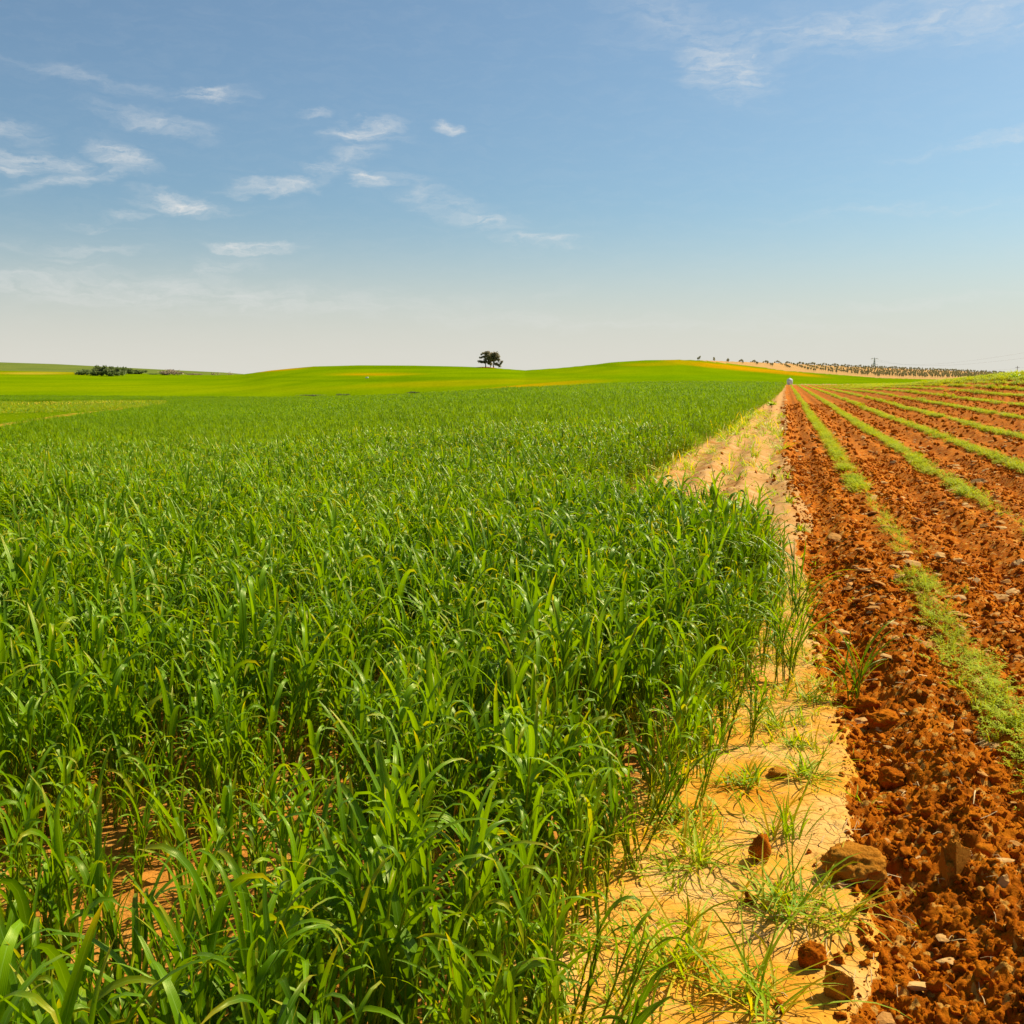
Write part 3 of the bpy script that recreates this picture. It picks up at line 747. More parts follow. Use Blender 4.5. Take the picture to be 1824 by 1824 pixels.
def crumbs(r0, r1, dens, s0, s1, pw):
    x, y = polar_points(r0, r1, math.radians(-10), math.radians(34), dens)
    px = px_of(x, y); r = np.hypot(x, y)
    dd = x-sandx(y)
    keep = (dd > -.04) | ((dd > -.35) & (R.random_sample(len(x)) < .05*(1+dd/.35))) | ((dd > -2) & (y > 8) & (x > edgex(y)) & (R.random_sample(len(x)) < .03+.05*(np.sin(x*math.pi*2/.50+3) > .3)))
    keep &= R.random_sample(len(x)) < .35+.9*fbm(x*1.7, y*1.7, 66)
    rw = rows(x, y); keep &= (rw > .09) | (R.random_sample(len(x)) < .35)
    x, y = x[keep], y[keep]; n = len(x)
    s = s0*(s1/s0)**(R.random_sample(n)**pw)
    z = gz(x, y, True)+s*.25
    return np.stack([x, y, z], 1), s
ptsL = []; sL = []
for a in ((1.2, 4.5, 4800, .0022, .021, 3.6), (4.5, 9, 1900, .0035, .025, 3.4), (9, 20, 330, .008, .030, 3.0), (20, 60, 13, .025, .06, 2.)):
    p_, s_ = crumbs(*a); ptsL.append(p_); sL.append(s_)
P_ = np.concatenate(ptsL); s_ = np.concatenate(sL); n = len(P_)
o = scatter('soil_crumbs', P_, crP, R.uniform(0, 6.28, (n, 3)), np.stack([s_*R.uniform(.8, 1.3, n), s_, s_*.85], 1), R.randint(0, 10, n), M_CRUMB)
tag(o, 'small crumbs of reddish brown earth all over the tilled field', 'soil crumbs', None, 'stuff')

# pale stone chips
stP = [lump_mesh(40+i, 2, .35, .32, M_STONE if i % 3 else M_BSTONE, 1.2, 'stone', True) for i in range(8)]
def inside_soil(n, r0, r1):
    x, y = polar_points(r0, r1, math.radians(-4), math.radians(15), n)
    k = x > sandx(y)+.05; return x[k], y[k]
x, y = inside_soil(34, 1.6, 9); x2, y2 = inside_soil(7, 9, 30); x3, y3 = inside_soil(.9, 30, 110)
x = np.concatenate([x, x2, x3]); y = np.concatenate([y, y2, y3]); r = np.hypot(x, y); n = len(x)
rw = rows(x, y); s = (.010+.030*R.random_sample(n)**2.6)*np.clip(r/5.5, 1, 1.7)
order = np.argsort(-(s/r)); z = gz(x, y, True)
n_ind = 0
sproto = []
for i in order[:150]:
    o = bpy.data.objects.new('stone', stP[rnd.randrange(8)]); sc.collection.objects.link(o)
    o.location = (x[i], y[i], z[i]+s[i]*.18); o.scale = (s[i]*rnd.uniform(1, 1.6), s[i]*rnd.uniform(.7, 1), s[i]*rnd.uniform(.7, 1.1))
    o.rotation_euler = (rnd.uniform(-.35, .35), rnd.uniform(-.35, .35), rnd.uniform(0, 6.28))
    tag(o, 'small flat stone chip lying loose on the reddish tilled soil', 'stone', 'small stone chips on the tilled soil')
i = order[150:]; n = len(i)
tag(scatter('stone_chips', np.stack([x[i], y[i], z[i]+s[i]*.15], 1), stP, np.stack([R.normal(0, .2, n), R.normal(0, .2, n), R.uniform(0, 6.28, n)], 1),
            np.stack([s[i]*1.3, s[i], s[i]], 1), R.randint(0, 8, n), M_STONE), 'tiny pale gravel scattered over the tilled soil', 'gravel', None, 'stuff')

# straw bits
sb = MB(); q = random.Random(5)
for i in range(900):
    r = 1.7*(14/1.7)**q.random(); a = q.uniform(-.3, .21); xx, yy = r*math.sin(a), r*math.cos(a)
    if xx < float(edgex(yy)): continue
    L = q.uniform(.02, .09); an = q.uniform(0, 6.28); zz = float(gz(xx, yy, True))+.012
    ux, uy = math.cos(an)*L, math.sin(an)*L
    sb.tube([(xx, yy, zz), (xx+ux*.5, yy+uy*.5, zz+q.uniform(0, .012)), (xx+ux, yy+uy, zz+q.uniform(-.006, .01))], q.uniform(.0007, .0018), 3)
tag(sb.build('straw', M_STRAW), 'broken bits of dry straw scattered on the tilled soil', 'straw', None, 'stuff')

# ------------------------------------------------------------------ seedlings in rows
def seedling(seed, fronds, rad, L0, L1, pairs, lw, ll):
    q = random.Random(seed); b = MB()
    for k in range(fronds):
        a = q.uniform(0, 6.28); d = rad*math.sqrt(q.random()); ph = q.uniform(0, 6.28)
        L = q.uniform(L0, L1); e0 = q.uniform(.5, 1.3)
        n = pairs+2
        Pp = b.leaf((d*math.cos(a), d*math.sin(a), 0), ph, L, .0025+lw*.15, e0, q.uniform(.3, 1.1), 1.4, n=n, side=q.uniform(-.7, .7), thin=True, age=.1)
        for j in range(2, n+1):
            for sd in (-1, 1):
                t = j/n; l = ll*(1-.55*abs(t-.55)*1.6)*q.uniform(.7, 1.2)
                b.leaf(tuple(Pp[j]), ph+sd*q.uniform(.8, 1.3), l, lw, q.uniform(-.1, .6), q.uniform(0, .8), 1.2, n=2, thin=True, age=(.3 if q.random() < .1 else 0))
    return b
s1P = [seedling(500+i, 7, .02, .06, .13, 6, .006, .022).build('seedling', M_CARROT, link=False) for i in range(8)]
s2P = [seedling(520+i, 22, .13, .07, .15, 3, .016, .035).build('seedling_patch', M_CARROT, link=False) for i in range(6)]
s3P = [seedling(540+i, 44, .42, .09, .17, 2, .05, .06).build('seedling_block', M_CARROT, link=False) for i in range(4)]
RMAX = 236
def rowpts(r0, r1, per_m, width):
    xs = []; ys = []
    for k in range(0, 64):
        x0 = ROW0+k*PITCHX
        y1 = math.sqrt(max(0, r1*r1-x0*x0)); y0 = math.sqrt(max(0, r0*r0-x0*x0))
        if y1 <= y0: continue
        y0 = max(y0, x0*1.15)
        n = int(max(0, y1-y0)*per_m)
        if not n: continue
        yy = R.uniform(y0, y1, n); xx = x0+R.normal(0, width, n)+.05*(vn(yy*.35, yy*0+k, 12)-.5)*2
        # per-row gaps
        g = fbm(yy*.55+k*31.7, yy*0+k*5.1, 23, 3)
        gap = ((yy > 8.0) & (yy < 8.9)) if k == 0 else ((yy > 10.2) & (yy < 12.4)) if k == 1 else (yy < 0)
        keep = ((g > (.27 if k < 2 else .31)) & ~gap) | (R.random_sample(n) < .12)
        if k == 0: keep &= (yy < 8) | (yy > 12) | (R.random_sample(n) < .55)
        xs.append(xx[keep]); ys.append(yy[keep])
    return np.concatenate(xs), np.concatenate(ys)
for nm, r0, r1, per, wd, pr, lab in (('seedlings', 1.5, 13, 44, .060, s1P, 'feathery bright green seedlings in the near crop rows'),
                              ('seedlings', 13, 50, 17, .035, s2P, 'light green seedling rows in the middle of the tilled field'),
                              ('seedlings', 50, RMAX, 3.6, .0, s3P, 'light green seedling rows running over the far rise')):
    x, y = rowpts(r0, r1, per, wd)
    px = px_of(x, y); De = np.interp(px, PXE, DE_); k = np.hypot(x, y) < De-2; x = x[k]; y = y[k]; n = len(x)
    s = R.uniform(.65, 1.25, n)*(1 if pr is not s1P else 1)
    if pr is s1P: s *= np.where(y < 5.5, 1.15, .85)
    s = s*(1+.9*ss(8, 16, x))*(.8 if pr is s2P else .9) if pr is not s1P else s
    sx = s*(1 if pr is not s3P else .36)*(1+.9*ss(8, 16, x))
    rz = R.uniform(0, 6.28, n) if pr is not s3P else np.zeros(n)
    tag(scatter(nm, np.stack([x, y, gz(x, y, True)-.004], 1), pr, np.stack([R.normal(0, .1, n), R.normal(0, .1, n), rz], 1), np.stack([sx, s, s], 1), R.randint(0, len(pr), n), M_CARROT),
        lab, 'seedlings', None, 'stuff')

# ------------------------------------------------------------------ single clods and stones, largest first
CL = [  # px, py of the base, width px, height px, material, name, category, label, seed, sharp
 (1522,1586,100,74,'L','earth_clod','clod','largest rounded pale-brown clod, at the border of sand and tilled soil',3,0),
 (1352,1548,38,64,'C','earth_clod','clod','upright crumbly clod standing on the orange sand among grass blades',5,0),
 (1697,1592,58,84,'S','earth_clod','clod','angular jagged clod with a pale flat face in the tilled soil',8,1),
 (1543,1283,48,42,'C','earth_clod','clod','dark round clod just below the tall lone wheat plant',9,0),
 (1576,1310,56,44,'C','earth_clod','clod','wide clod with a light top, right beside the clod under the lone wheat plant',12,0),
 (1387,1390,38,22,'L','earth_clod','clod','small pale clod alone on the sand, above the upright clod',14,0),
 (1447,1735,48,52,'C','earth_clod','clod','brown clod in the sprawling grass at the bottom of the sand',15,0),
 (1493,1796,52,66,'L','earth_clod','clod','tall pale splintered clod nearest the viewer at the sand border',17,1),
 (1590,1416,50,44,'C','earth_clod','clod','round clod in the tilled soil above the largest pale-brown clod',19,0),
 (1752,1536,34,30,'C','earth_clod','clod','medium round clod to the right of the jagged clod',21,0),
 (1688,1360,46,36,'C','earth_clod','clod','rough clod in the tilled soil near the long twig',22,0),
 (1610,1785,46,40,'C','earth_clod','clod','round clod low in the tilled soil, right of the splintered clod',24,0),
 (1735,1720,44,36,'C','earth_clod','clod','round clod in the lower right of the tilled soil',26,0),
 (1772,1405,54,40,'C','earth_clod','clod','dark rough clod at the edge of the near seedlings',27,0),
 (1672,1250,40,30,'C','earth_clod','clod','dark clod in the tilled soil beside the near seedlings',28,0),
 (1788,1590,26,26,'T','stone','stone','square tan stone in the tilled soil right of the jagged clod',31,1),
 (1495,1592,26,22,'T','stone','stone','yellowish stone on the sand touching the largest clod',33,1),
 (1767,1340,42,14,'T','stone','stone','long flat pale stone near the twig by the near seedlings',34,1),
 (1748,1330,22,12,'T','stone','stone','small pale stone beside the long flat one',36,1),
 (1657,1474,34,13,'T','stone','stone','thin pale stone chip in the tilled soil above the jagged clod',37,1),
 (1745,866,26,14,'T','stone','stone','pale tan stone on the brown soil right of the second seedling row',38,1),
 (1593,828,14,7,'T','stone','stone','small pale stone between the first and second seedling rows',39,1),
 (1719,905,16,9,'T','stone','stone','pale stone at the end of the second seedling row stretch',41,1),
 (1780,946,26,8,'T','stone','stone','flat pale stone beside the ragged seedling patch at the right edge',42,1),
 (1754,944,18,10,'B','stone','stone','brownish stone just left of the flat pale stone at the right edge',43,1),
 (1597,1018,24,9,'T','stone','stone','whitish flat stone at the start of the near seedling patch',44,1),
 (1739,1046,22,14,'T','stone','stone','light stone on the soil right of the near seedling patch',45,1),
 (1817,1014,26,16,'T','stone','stone','large pale stone cut off by the right edge of the view',46,1),
 (1494,1043,18,11,'B','stone','stone','round grey-brown stone at the sand border left of the first row',47,1),
 (1507,1124,16,10,'T','stone','stone','pale round stone at the foot of the lone wheat plant',48,1),
 (1815,1184,28,12,'B','stone','stone','flat purplish-brown stone behind the near seedlings',49,1),
 (1586,891,16,5,'T','stone','stone','thin flat pale stone right of the first seedling row',50,1),
]
MT = {'L': M_CLODL, 'C': M_CRUMB, 'S': M_STONE, 'T': M_STONE, 'B': M_BSTONE}
for (px, py, w, h, mt, nm, cat, lab, sd, sharp) in CL:
    gx, gy, g_z, d = ground_at(px, py-h*.15); k = math.hypot(d, H)/F
    W_ = w*k/2; H_ = h*k/2
    me = lump_mesh(sd, 5 if w > 40 else 3, .24 if not sharp else .34, 1, MT[mt] if mt != 'S' else M_CLODL, 1.5, nm, bool(sharp))
    o = bpy.data.objects.new(nm, me); sc.collection.objects.link(o)
    o.scale = (W_*.95, W_*.80, max(H_*(.85 if not sharp else 1.05), .004)); o.location = (gx, gy+W_*.5, g_z+H_*.50); o.rotation_euler = (0, 0, -AZC+rnd.uniform(-.3, .3))
    tag(o, lab, cat)
# long twig
b = MB(); tw = [ground_at(1612+i*20, 1358+(4, 3, 0, 7, 5, 2)[i]) for i in range(6)]
b.tube([(p[0], p[1], p[2]+.045) for p in tw], [.0028, .0025, .0025, .002, .0018, .001], 5)
tag(b.build('twig', M_STRAW), 'long thin bent twig lying on the tilled soil', 'twig')
for (px, py, px2, py2, lab) in ((1535,1590,1572,1586,'short dry twig on the sand just below the largest clod'), (1736,1425,1733,1448,'short straw stub upright in the soil above the square tan stone'), (1597,1550,1610,1522,'dry twig leaning in the soil left of the jagged clod')):
    b = MB(); p = ground_at(px, py); p2 = ground_at(px2, py2)
    b.tube([(p[0], p[1], p[2]+.03), ((p[0]+p2[0])/2, (p[1]+p2[1])/2, (p[2]+p2[2])/2+.045), (p2[0], p2[1], p2[2]+.03)], [.003, .0028, .0015], 5)
    tag(b.build('twig', M_STRAW), lab, 'twig')

# ------------------------------------------------------------------ single grass tufts and wheat plants on the sand
TF = [ # px, py, radius of spread in m, blades, label
 (1215,1455,.20,34,'low yellow-green grass tuft at the foot of the near wheat'),
 (1240,1535,.22,42,'spidery grass tuft on the orange sand below the wheat edge'),
 (1330,1400,.16,30,'pale grass tuft left of the small pale clod'),
 (1440,1385,.20,44,'bushy grass tuft right of the small pale clod'),
 (1530,1440,.12,22,'dark green grass tuft at the border of the tilled soil'),
 (1395,1490,.22,26,'tall thin grass tuft between the upright clod and the largest clod'),
 (1400,1620,.30,60,'large sprawling grass tuft in the middle of the near sand'),
 (1470,1640,.24,26,'long-bladed grass tuft bending over the tilled soil'),
 (1215,1720,.24,50,'yellowish spreading grass tuft low on the left of the sand'),
 (1360,1790,.26,44,'grass tuft at the bottom of the sand beside the brown clod'),
 (1120,1800,.18,26,'grass tuft at the bottom left corner of the sand'),
 (1380,1300,.20,40,'grass tuft in the dappled border of the wheat'),
 (1440,1250,.18,34,'yellow-green grass tuft left of the clods under the lone wheat plant'),
 (1470,1140,.14,22,'thin grass tuft beside the lone wheat plant'),
 (1415,1330,.16,30,'grass tuft on the sand above the bushy tuft'),
 (1450,1010,.10,22,'grass tuft at the sand edge beside the first furrow'),
 (1425,945,.12,24,'small grass tuft where the sand strip narrows'),
 (1405,895,.12,20,'small grass tuft on the sand behind the tall wheat corner'),
 (1520,1075,.07,14,'tiny weed tuft on the tilled soil left of the near seedlings'),
 (1262,808,.28,26,'left grass tuft on the pale far sand beside the wheat'),
 (1345,815,.26,30,'upright grass tuft in the middle of the pale far sand'),
 (1312,822,.28,16,'sparse grass tuft between the two greener far-sand tufts'),
 (1372,775,.30,20,'flat yellow grass patch on the far sand near the furrow'),
 (1395,800,.26,20,'yellow-green tuft at the right border of the far sand'),
 (1375,722,.40,26,'far grass tuft on the sand where the strip narrows'),
 (1352,760,.26,12,'faint tuft between the wheel ruts of the far sand'),
 (1230,835,.30,26,'tuft at the corner of the far sand and the wheat'),
 (1640,1600,.05,8,'tiny green sprout on the soil beside the jagged clod'),
 (1640,1655,.05,7,'tiny sprout low in the tilled soil'),
 (1812,676,.55,90,'dark weedy clump on the far green rise at the right edge'),
]
for i, (px, py, rd, nb, lab) in enumerate(TF):
    gx, gy, g_z, d = ground_at(px, py)
    upr = 'tall' in lab or 'upright' in lab or 'sparse' in lab
    far = d > 9
    b = grass_tuft(700+i, int(nb*1.5), rd*.35, rd*1.2, .0075 if not far else .013 if d < 50 else .1, (.15, 1.15) if not upr else (.8, 1.45), rd*.30, 6 if not far else 4, False, .30 if 'dark' not in lab else .02)
    o = b.build('grass_tuft', M_TUFT); o.location = (gx, gy, g_z); tag(o, lab, 'grass tuft')
# lone wheat plants at the border
LW = [(1518,1262,.42,'lone tall wheat plant standing on the tilled soil border'),(1402,1215,.5,'leafy wheat plant leaning out over the sand'),
      (1418,1120,.55,'dark wheat plant leaning out beside the upper sand strip')]
for i, (px, py, hh, lab) in enumerate(LW):
    gx, gy, g_z, d = ground_at(px, py); b = MB(); q = random.Random(900+i)
    root = empty('wheat_plant', (gx, gy, g_z)); tag(root, lab, 'wheat plant')
    for t in range(5 if i == 0 else 6):
        a = q.uniform(0, 6.28); ln = q.uniform(.05, .25); h_ = hh*q.uniform(.45, .72); bx_, by_ = .02*math.cos(a), .02*math.sin(a)
        if i == 0: a = (.2, 2.6, .6, 3.4, -.3)[t]
        top = (bx_+ln*h_*math.cos(a), by_+ln*h_*math.sin(a), h_)
        st = MB(); st.tube([(bx_, by_, -.02), (bx_+(top[0]-bx_)*.4, by_+(top[1]-by_)*.4, h_*.5), top], [.0034, .003, .002], 5, age=.15); st.build('stem', M_WHEAT, root)
        ph = a
        for j in range(4):
            f = .25+.25*j; ph += math.pi+q.uniform(-.5, .5)
            if j == 3: ph = a
            lf = MB(); lf.leaf((bx_+(top[0]-bx_)*f, by_+(top[1]-by_)*f, h_*f), ph, q.uniform(.55, .85)*hh, q.uniform(.009, .014), q.uniform(1.0, 1.35), q.uniform(.5, 1.5), 1.6, n=10, side=q.uniform(-.4, .4), twist=q.uniform(-1, 1))
            lf.build('leaf', M_WHEAT, root)

# scattered sprigs on the sand
gP = [grass_tuft(800+i, 9, .04, .14, .006, (.3, 1.3), .015, 4, True, .35).build('sprig', M_TUFT, link=False) for i in range(6)]
x, y = polar_points(1.4, 45, math.radians(-22), math.radians(12), 11); xa, ya = polar_points(1.4, 8, math.radians(-22), math.radians(14), 150)
x = np.concatenate([x, xa]); y = np.concatenate([y, ya])
k = (x > edgex(y)-.2) & (x < sandx(y)+.02) & (R.random_sample(len(x)) < 1.0*fbm(x*1.1, y*1.1, 77)-.27+.9*ss(.45, .0, x-edgex(y))+.25*(y > 8)); x = x[k]; y = y[k]; n = len(x)
s = R.uniform(.5, 1.6, n)*np.clip(np.hypot(x, y)/8, 1, 2.2)*(1+(.15+.2*ss(6, 10, y))*ss(.5, .05, x-edgex(y)))*(1-.25*(y < 8))
tag(scatter('weeds', np.stack([x, y, gz(x, y)], 1), gP, np.stack([0*x, 0*x, R.uniform(0, 6.28, n)], 1), np.stack([s, s, s], 1), R.randint(0, 6, n), M_TUFT),
    'thin yellowish weeds scattered over the sandy strip', 'weeds', None, 'stuff')

# ------------------------------------------------------------------ trees
def crown_mesh(clumps, n, leaf, seed):
    """many small leaf faces spread through ellipsoid clumps (cx,cy,cz,rx,ry,rz)"""
    q = np.random.RandomState(seed); w = np.array([c[3]*c[4]*c[5] for c in clumps])**.7; w /= w.sum()
    pick = q.choice(len(clumps), n, p=w); C_ = np.array(clumps)[pick]
    d = q.normal(size=(n, 3)); d /= np.linalg.norm(d, axis=1)[:, None]; rad = q.random_sample(n)**.42*(1+.18*q.normal(size=n))
    c = C_[:, :3]+d*rad[:, None]*C_[:, 3:]
    u = q.normal(size=(n, 3)); u /= np.linalg.norm(u, axis=1)[:, None]; v = np.cross(u, q.normal(size=(n, 3))); v /= np.linalg.norm(v, axis=1)[:, None]
    s = leaf*q.uniform(.5, 1.3, n)[:, None]
    V = np.stack([c-u*s, c+v*s*.6, c+u*s, c-v*s*.6], 1).reshape(-1, 3)
    return V, np.arange(4*n).reshape(-1, 4)
def tree(name, px, Y0, trunk_h, limbs, clumps, n, leaf, seed, mat, label, cat, group=None, sc_=1., bark=M_BARK):
    gx, gy, g_z = Y0
    root = empty(name, (gx, gy, g_z), -AZC); tag(root, label, cat, group)
    b = MB(); b.tube([(0, 0, -.3), (.05, 0, trunk_h*.5), (limbs[0][0]*.1, 0, trunk_h)], [.30*sc_, .24*sc_, .19*sc_], 7)
    for l in limbs:
        b.tube([(0, 0, trunk_h*.8), (l[0]*.45, l[1]*.45, trunk_h+(l[2]-trunk_h)*.4), l], [.14*sc_, .10*sc_, .035*sc_], 5)
    b.build('trunk', bark, root)
    V_, Q_ = crown_mesh(clumps, n, leaf, seed)
    o = mesh_np('crown', V_, Q_, mat, smooth=False); o.parent = root
    return root
def at_dist(px, d):
    dx, dy, dz = rayw(px, 660); k = d/math.hypot(dx, dy); X_, Y_ = float(dx*k), float(dy*k); return X_, Y_, float(terr(np.array(X_), np.array(Y_)))
u = 480/F  # metres per photo pixel at the hill trees
def cl(x, z, rx, rz, ry=None): return (x*u, 0, z*u, rx*u, (ry or rx)*u*.9, rz*u)
tree('acacia_tree', 865, at_dist(865, 474), 8*u, [(-6*u, 0, 20*u), (4*u, 0, 23*u), (-9*u, 0, 11*u)],
     [cl(-10,11.5,5,1.2),(cl(-6,9.5,6,1.3)),cl(-1,10.5,5,3),cl(-8,17.5,3.5,1.4),cl(-2,19,5,2.2),cl(-2,25,5,2.2),cl(3,27,4,2.2),cl(-7.5,23,2.2,1.6),cl(4,21,5,4),cl(1,15,3.5,2)],
     1500, .38, 1, M_CROWN, 'left hilltop tree with layered flat branches reaching left', 'tree')
tree('acacia_tree', 873.5, at_dist(873.5, 478), 6*u, [(-3*u, 0, 12*u), (3*u, 0, 14*u), (0, 0, 24*u)],
     [cl(0,20,5.5,4.5),cl(-1,13,4,3),cl(-2,8,4,2.6),cl(1,6.5,3,2.2),cl(-2,16,4,3),cl(1,23,4.5,3.5),cl(2,18,4,4)],
     1250, .38, 2, M_CROWN, 'small middle tree squeezed between two larger hilltop trees', 'tree', sc_=.7)
tree('acacia_tree', 879, at_dist(879, 475), 10*u, [(6*u, 0, 18*u), (-4*u, 0, 20*u), (8*u, 0, 7*u), (15*u, 0, 10*u), (1*u, 0, 24*u)],
     [cl(-6,21,4.5,5),cl(-2,22,6,5),cl(3,24,5.5,4.5),cl(6,19,5.5,5),cl(-4,17,4,4),cl(1,15,5,4),cl(9,13.5,3,3),cl(5,7,4.5,2.4),cl(9.5,5,3.5,2),cl(11,2.8,2.6,1.2),cl(14.5,11,2.6,2.2),cl(13,8,2.2,1.8)],
     1900, .38, 3, M_CROWN, 'rounded right hilltop tree with a low branch drooping right', 'tree')
# bare earth rim below the hill trees
mx, my, mz = at_dist(862, 472)
o = bpy.data.objects.new('earth_mound', lump_mesh(77, 4, .25, 1, M_CLODL, 1.2, 'earth_mound')); sc.collection.objects.link(o)
o.location = (mx, my, mz-.2); o.scale = (4.6, 1.5, .62); o.rotation_euler = (0, 0, -AZC); tag(o, 'low reddish earth mound below the hilltop trees', 'mound')

BS = [ # px, base py, half width px, height px, distance, kind, label
 (153,669,14,12,520,'g','leftmost low dark green bush of the clump on the left'),
 (172,670,9,14,515,'g','dark bush second from the left in the clump'),
 (181,670,10,20,505,'g','tallest dark tree of the clump, left of centre'),
 (193,671,10,14,498,'g','dark bush in the front middle of the clump'),
 (201,671,11,20,495,'g','broad rounded tree at the front right of the clump'),
 (211,670,8,15,500,'g','dark bush at the right end of the front clump'),
 (216,668,8,16,560,'g','tree standing behind the right end of the clump'),
 (229,667,8,12,570,'g','small dark tree in the row right of the clump'),
 (241,667,8,9,575,'g','low dark bush between two others right of the clump'),
 (252,667,8,8,580,'g','last dark green bush on the right of the clump'),
 (272,668,10,3,560,'g','very low dark scrub between the green and brown bushes'),
 (296,669,11,9,530,'b','left brown leafless bush beyond the wheat'),
 (311,669,15,12,530,'b','largest brown leafless bush beyond the wheat'),
 (345,669,14,4,540,'b','low brown scrub right of the large leafless bush'),
 (381,668,8,6,545,'b','small bare tree right of the brown scrub'),
 (411,667,7,6,545,'b','rightmost small bare tree on the left skyline'),
 (560,706,40,3,330,'g','long low dark scrub at the far rim of the wheat, left stretch'),
 (612,705,12,3.5,330,'g','dark scrub clump at the far rim of the wheat, end of the long stretch'),
 (700,706,12,2,330,'g','tiny dark scrub at the far rim of the wheat below the white trough'),
 (738,704,13,2.5,330,'g','small dark scrub at the far rim of the wheat, right of the tiny one'),
]
for i, (px, py, hw, hp, d, kd, lab) in enumerate(BS):
    for dd in np.arange(d-220, d+150, 6.):
        X_, Y_, Z_ = at_dist(px, dd)
        if float(ypix(np.array([px*1.]), np.array([(Z_-H)/dd]))[0]) <= py-.5: break
    d = dd; k = d/F; zt = H+d*float(slope_px(px, py-hp)); q = random.Random(i+60)
    top = max(zt-Z_, .3 if hp < 4.5 else .8); hw *= k*1.2
    cls_ = [(q.uniform(-.65, .65)*hw, q.uniform(-.5, .5)*hw, top*q.uniform(.35, .82), hw*q.uniform(.28, .5), hw*.45, top*q.uniform(.14, .22)) for _ in range(9)]
    cls_ += [(q.uniform(-.7, .7)*hw, 0, top*.28, hw*.45, hw*.5, top*.24) for _ in range(3)]
    lim = [(q.uniform(-.6, .6)*hw, q.uniform(-.4, .4)*hw, top*q.uniform(.6, .95)) for _ in range(6)]
    g = kd == 'g'
    tree('bush' if top < 4.2 else 'tree', px, (X_, Y_, Z_), top*.3, lim, cls_, 1000 if g else 900, min(.42 if g else .28, top*.22), i, M_BUSHG if g else M_BUSHB, lab, 'bush' if top < 4.2 else 'tree', 'trees and bushes beyond the wheat on the left', .7, M_BARK if g else M_BUSHB)

# orchard saplings on the sandy hill
sapM = []
for i in range(5):
    b = MB(); b.tube([(0, 0, -.2), (0, 0, 1.0)], [.09, .06], 4)
    V_, Q_ = crown_mesh([(0, 0, 1.5, .75, .75, .75), (.25, .1, 2.0, .5, .5, .45), (-.3, 0, 1.1, .5, .5, .4)], 110, .26, 50+i)
    nv = sum(len(v) for v in b.V); nq = sum(len(k) for k in b.Q)
    VV = np.concatenate(b.V+[V_]); QQ = np.concatenate([np.concatenate(b.Q), Q_+nv])
    sapM.append(mesh_np('orchard_sapling', VV, QQ, [M_BARK, M_OLIVE], midx=[0]*nq+[1]*len(Q_), smooth=False, link=False))
cand = []
# rows run down the slope, towards the viewer and to the right
x0, y0, _ = at_dist(1380, 600); ang = math.radians(28)
RA = math.radians(-5.5); cross = (math.cos(RA), -math.sin(RA))
along = (-math.sin(RA), -math.cos(RA))
for i in range(-10, 34):
    for j in range(-30, 80):
        X_ = x0+cross[0]*i*7.4+along[0]*j*3.6; Y_ = y0+cross[1]*i*7.4+along[1]*j*3.6
        cand.append((X_, Y_))
cand = np.array(cand)+R.normal(0, .25, (len(cand), 2))
cr = np.hypot(cand[:, 0], cand[:, 1]); cpx = px_of(cand[:, 0], cand[:, 1]); cz = terr(cand[:, 0], cand[:, 1]); cpy = ypix(cpx, (cz-H)/cr)
cDs = np.interp(cpx, PXS, DS_)
obb = np.interp(cpx, [1200,1240,1300,1350,1400,1450,1500,1560,1640,1700,1800,2600], [630,642,646,650,655,662,666,671,673,674,674,674])
ok = (cpx > 1215) & (cpx < 1790) & (cpy < obb) & (cr < cDs+25) & (cr > 330) & (R.random_sample(len(cand)) < .9)
cand = cand[ok]; cr = cr[ok]; cz = cz[ok]; cpx = cpx[ok]
order = np.argsort(cr)
print('orchard candidates', len(order))
pick = order if len(order) <= 300 else order[:300]
for i in pick:
    o = bpy.data.objects.new('orchard_sapling', sapM[rnd.randrange(5)]); sc.collection.objects.link(o)
    o.location = (cand[i, 0], cand[i, 1], cz[i]); s = rnd.uniform(.42, .64); o.scale = (s, s, s*rnd.uniform(.9, 1.2)); o.rotation_euler = (0, 0, rnd.uniform(0, 6.28))
    tag(o, 'small dark green sapling planted in a row on the sandy hillside', 'young tree', 'orchard saplings on the sandy hill')
rest = order[300:]
if len(rest):
    n = len(rest); s = R.uniform(.42, .64, n)
    tag(scatter('distant_saplings', np.stack([cand[rest, 0], cand[rest, 1], cz[rest]], 1), sapM, np.stack([0*s, 0*s, R.uniform(0, 6.28, n)], 1), np.stack([s, s, s], 1), R.randint(0, 5, n), M_OLIVE),
        'farthest rows of small saplings along the top of the sandy hill', 'young trees', None, 'stuff')

# ------------------------------------------------------------------ pylon and wires
D_P = 1150
px_, py_, pz_ = at_dist(1557, D_P); ztop = H+D_P*float(slope_px(1557, 636.5)); hP = ztop-pz_
root = empty('transmission_tower', (px_, py_, pz_), -AZC); tag(root, 'grey lattice electricity pylon rising behind the orchard hill', 'pylon')
b = MB(); wb = 3.2; wt = .7
def hw_(z): return wb/2+(wt/2-wb/2)*min(1, z/hP*1.15)
for sx_ in (-1, 1):
    for sy_ in (-1, 1):
        b.tube([(sx_*hw_(0), sy_*hw_(0), 0), (sx_*hw_(hP*.85), sy_*hw_(hP*.85), hP*.85), (0, 0, hP)], [.30, .24, .16], 4)
zz = np.linspace(0, hP*.85, 9)
for k in range(8):
    for s_ in (-1, 1):
        a_, c_ = hw_(zz[k]), hw_(zz[k+1])
        for sg in (-1, 1):
            b.tube([(sg*a_, s_*a_, zz[k]), (-sg*c_, s_*c_, zz[k+1])], .12, 3)
            b.tube([(s_*a_, sg*a_, zz[k]), (s_*c_, -sg*c_, zz[k+1])], .12, 3)
b.build('lattice_mast', M_GALV, root)
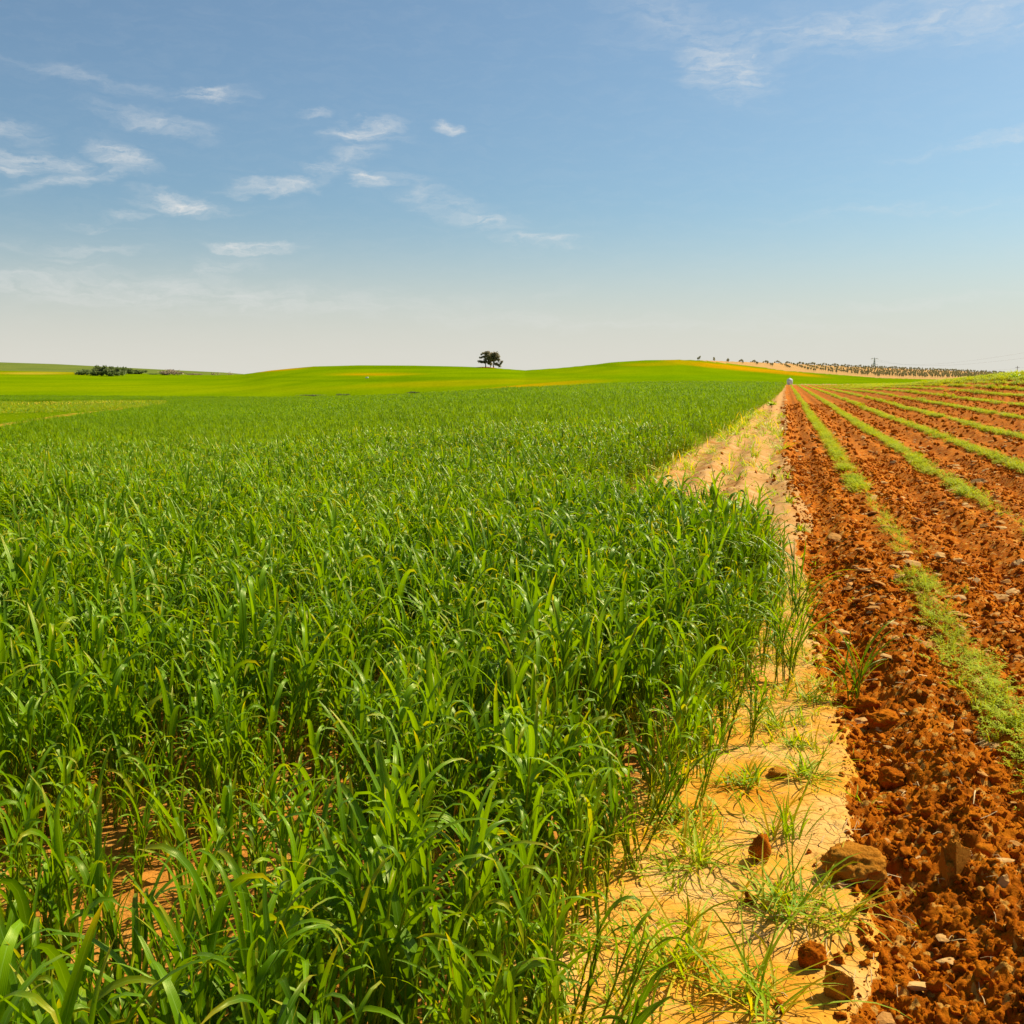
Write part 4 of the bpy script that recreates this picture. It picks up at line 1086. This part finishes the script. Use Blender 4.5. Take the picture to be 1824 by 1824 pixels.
arms = [(hP-1.2, 3.6), (hP-7.0, 3.2)]
for za, wa in arms:
    c = MB(); c.tube([(-wa, 0, za), (0, 0, za+.5), (wa, 0, za)], .22, 4); c.tube([(-wa, 0, za), (0, 0, za-.5), (wa, 0, za)], .15, 4); c.build('cross_arm', M_GALV, root)
    for s_ in (-1, 1):
        c = MB(); c.tube([(s_*wa, 0, za), (s_*wa, 0, za-1.3)], .13, 5); c.build('insulator', M_GALV, root)
ux, uy = math.cos(AZC), -math.sin(AZC)
ex_, ey_, _ = at_dist(2050, 330)
for i, (za, wa, s_) in enumerate([(arms[0][0]-1.3, arms[0][1], 1), (arms[0][0]-1.3, arms[0][1], -1), (arms[1][0]-1.3, arms[1][1], 1)]):
    p0 = np.array((px_+ux*wa*s_, py_+uy*wa*s_, pz_+za)); p1 = np.array((ex_+s_*3, ey_, H+330*float(slope_px(2050, (598, 588, 622)[i]))))
    pts = [p0+(p1-p0)*t-np.array((0, 0, 14*4*t*(1-t)*.5)) for t in np.linspace(0, 1, 24)]
    b = MB(); b.tube(pts, np.linspace(.045, .014, 24), 4)
    tag(b.build('power_line', M_WIRE), ('upper', 'middle', 'lowest')[i]+' thin power line sagging from the pylon to the right', 'power line')
# small pole on the right crest
X_, Y_, Z_ = at_dist(1812, 420); zt = H+420*float(slope_px(1812, 652))
root = empty('utility_pole', (X_, Y_, Z_), -AZC); tag(root, 'tiny dark utility pole just above the crest at far right', 'pole')
b = MB(); b.tube([(0, 0, -.2), (0, 0, zt-Z_)], [.11, .08], 6); b.build('post', M_BARK, root)
b = MB(); b.box((0, 0, zt-Z_-.5), (1.5, .12, .12)); b.build('cross_arm', M_BARK, root)

# ------------------------------------------------------------------ white sack at the end of the rows, white box on the hill
def sack(name, px, d, w, h, label, cat, seed):
    X_, Y_, Z_ = at_dist(px, d)
    bm = bmesh.new(); bmesh.ops.create_icosphere(bm, subdivisions=4, radius=1)
    for v in bm.verts:
        c = v.co.copy(); m = max(abs(c.x), abs(c.y), abs(c.z)*1.0)
        c = c.lerp(c/m*.82, .45); k = 1+.06*mnoise.noise(c*2.4+Vector((seed, 0, 0))); c *= k
        if c.z > .4: f = 1-.35*(c.z-.4); c.x *= f; c.y *= f
        c.z = max(c.z, -.8)
        v.co = c
    me = bpy.data.meshes.new('bag'); bm.to_mesh(me); bm.free(); me.materials.append(M_SACK)
    for p in me.polygons: p.use_smooth = True
    root = empty(name, (X_, Y_, Z_), -AZC+.3); tag(root, label, cat)
    o = bpy.data.objects.new('bag', me); sc.collection.objects.link(o); o.parent = root; o.scale = (w/2/.92, w/2/.92, h/1.75); o.location = (0, 0, .8*h/1.75)
    b = MB(); b.tube([(-.08*w, 0, h*.98), (0, 0, h*1.06), (.10*w, 0, h*.98)], [.05*w, .06*w, .04*w], 6); b.build('tied_top', M_SEAM, root)
sack('bulk_sack', 1407.5, 209, 1.0, 1.25, 'large white tied sack standing by the dirt track at the end of the rows', 'sack', 1)
X_, Y_, Z_ = at_dist(653.5, 300)
dd = 300
for dd in range(130, 470, 4):
    X_, Y_, Z_ = at_dist(653.5, dd)
    if float(ypix(np.array([653.5]), np.array([(Z_-H)/dd]))[0]) < 674.5: break
root = empty('trough', (X_, Y_, Z_), -AZC); tag(root, 'tiny white trough on the bright green slope left of centre', 'trough')
b = MB(); k = dd/F; w = 5*k; h = 2.3*k
b.box((0, 0, h*.55), (w, w*.4, h*.8)); b.build('basin', M_SACK, root)
b = MB(); b.box((-w*.35, 0, h*.075), (w*.12, w*.42, h*.15)); b.build('leg', M_SACK, root)
b = MB(); b.box((w*.35, 0, h*.075), (w*.12, w*.42, h*.15)); b.build('leg', M_SACK, root)
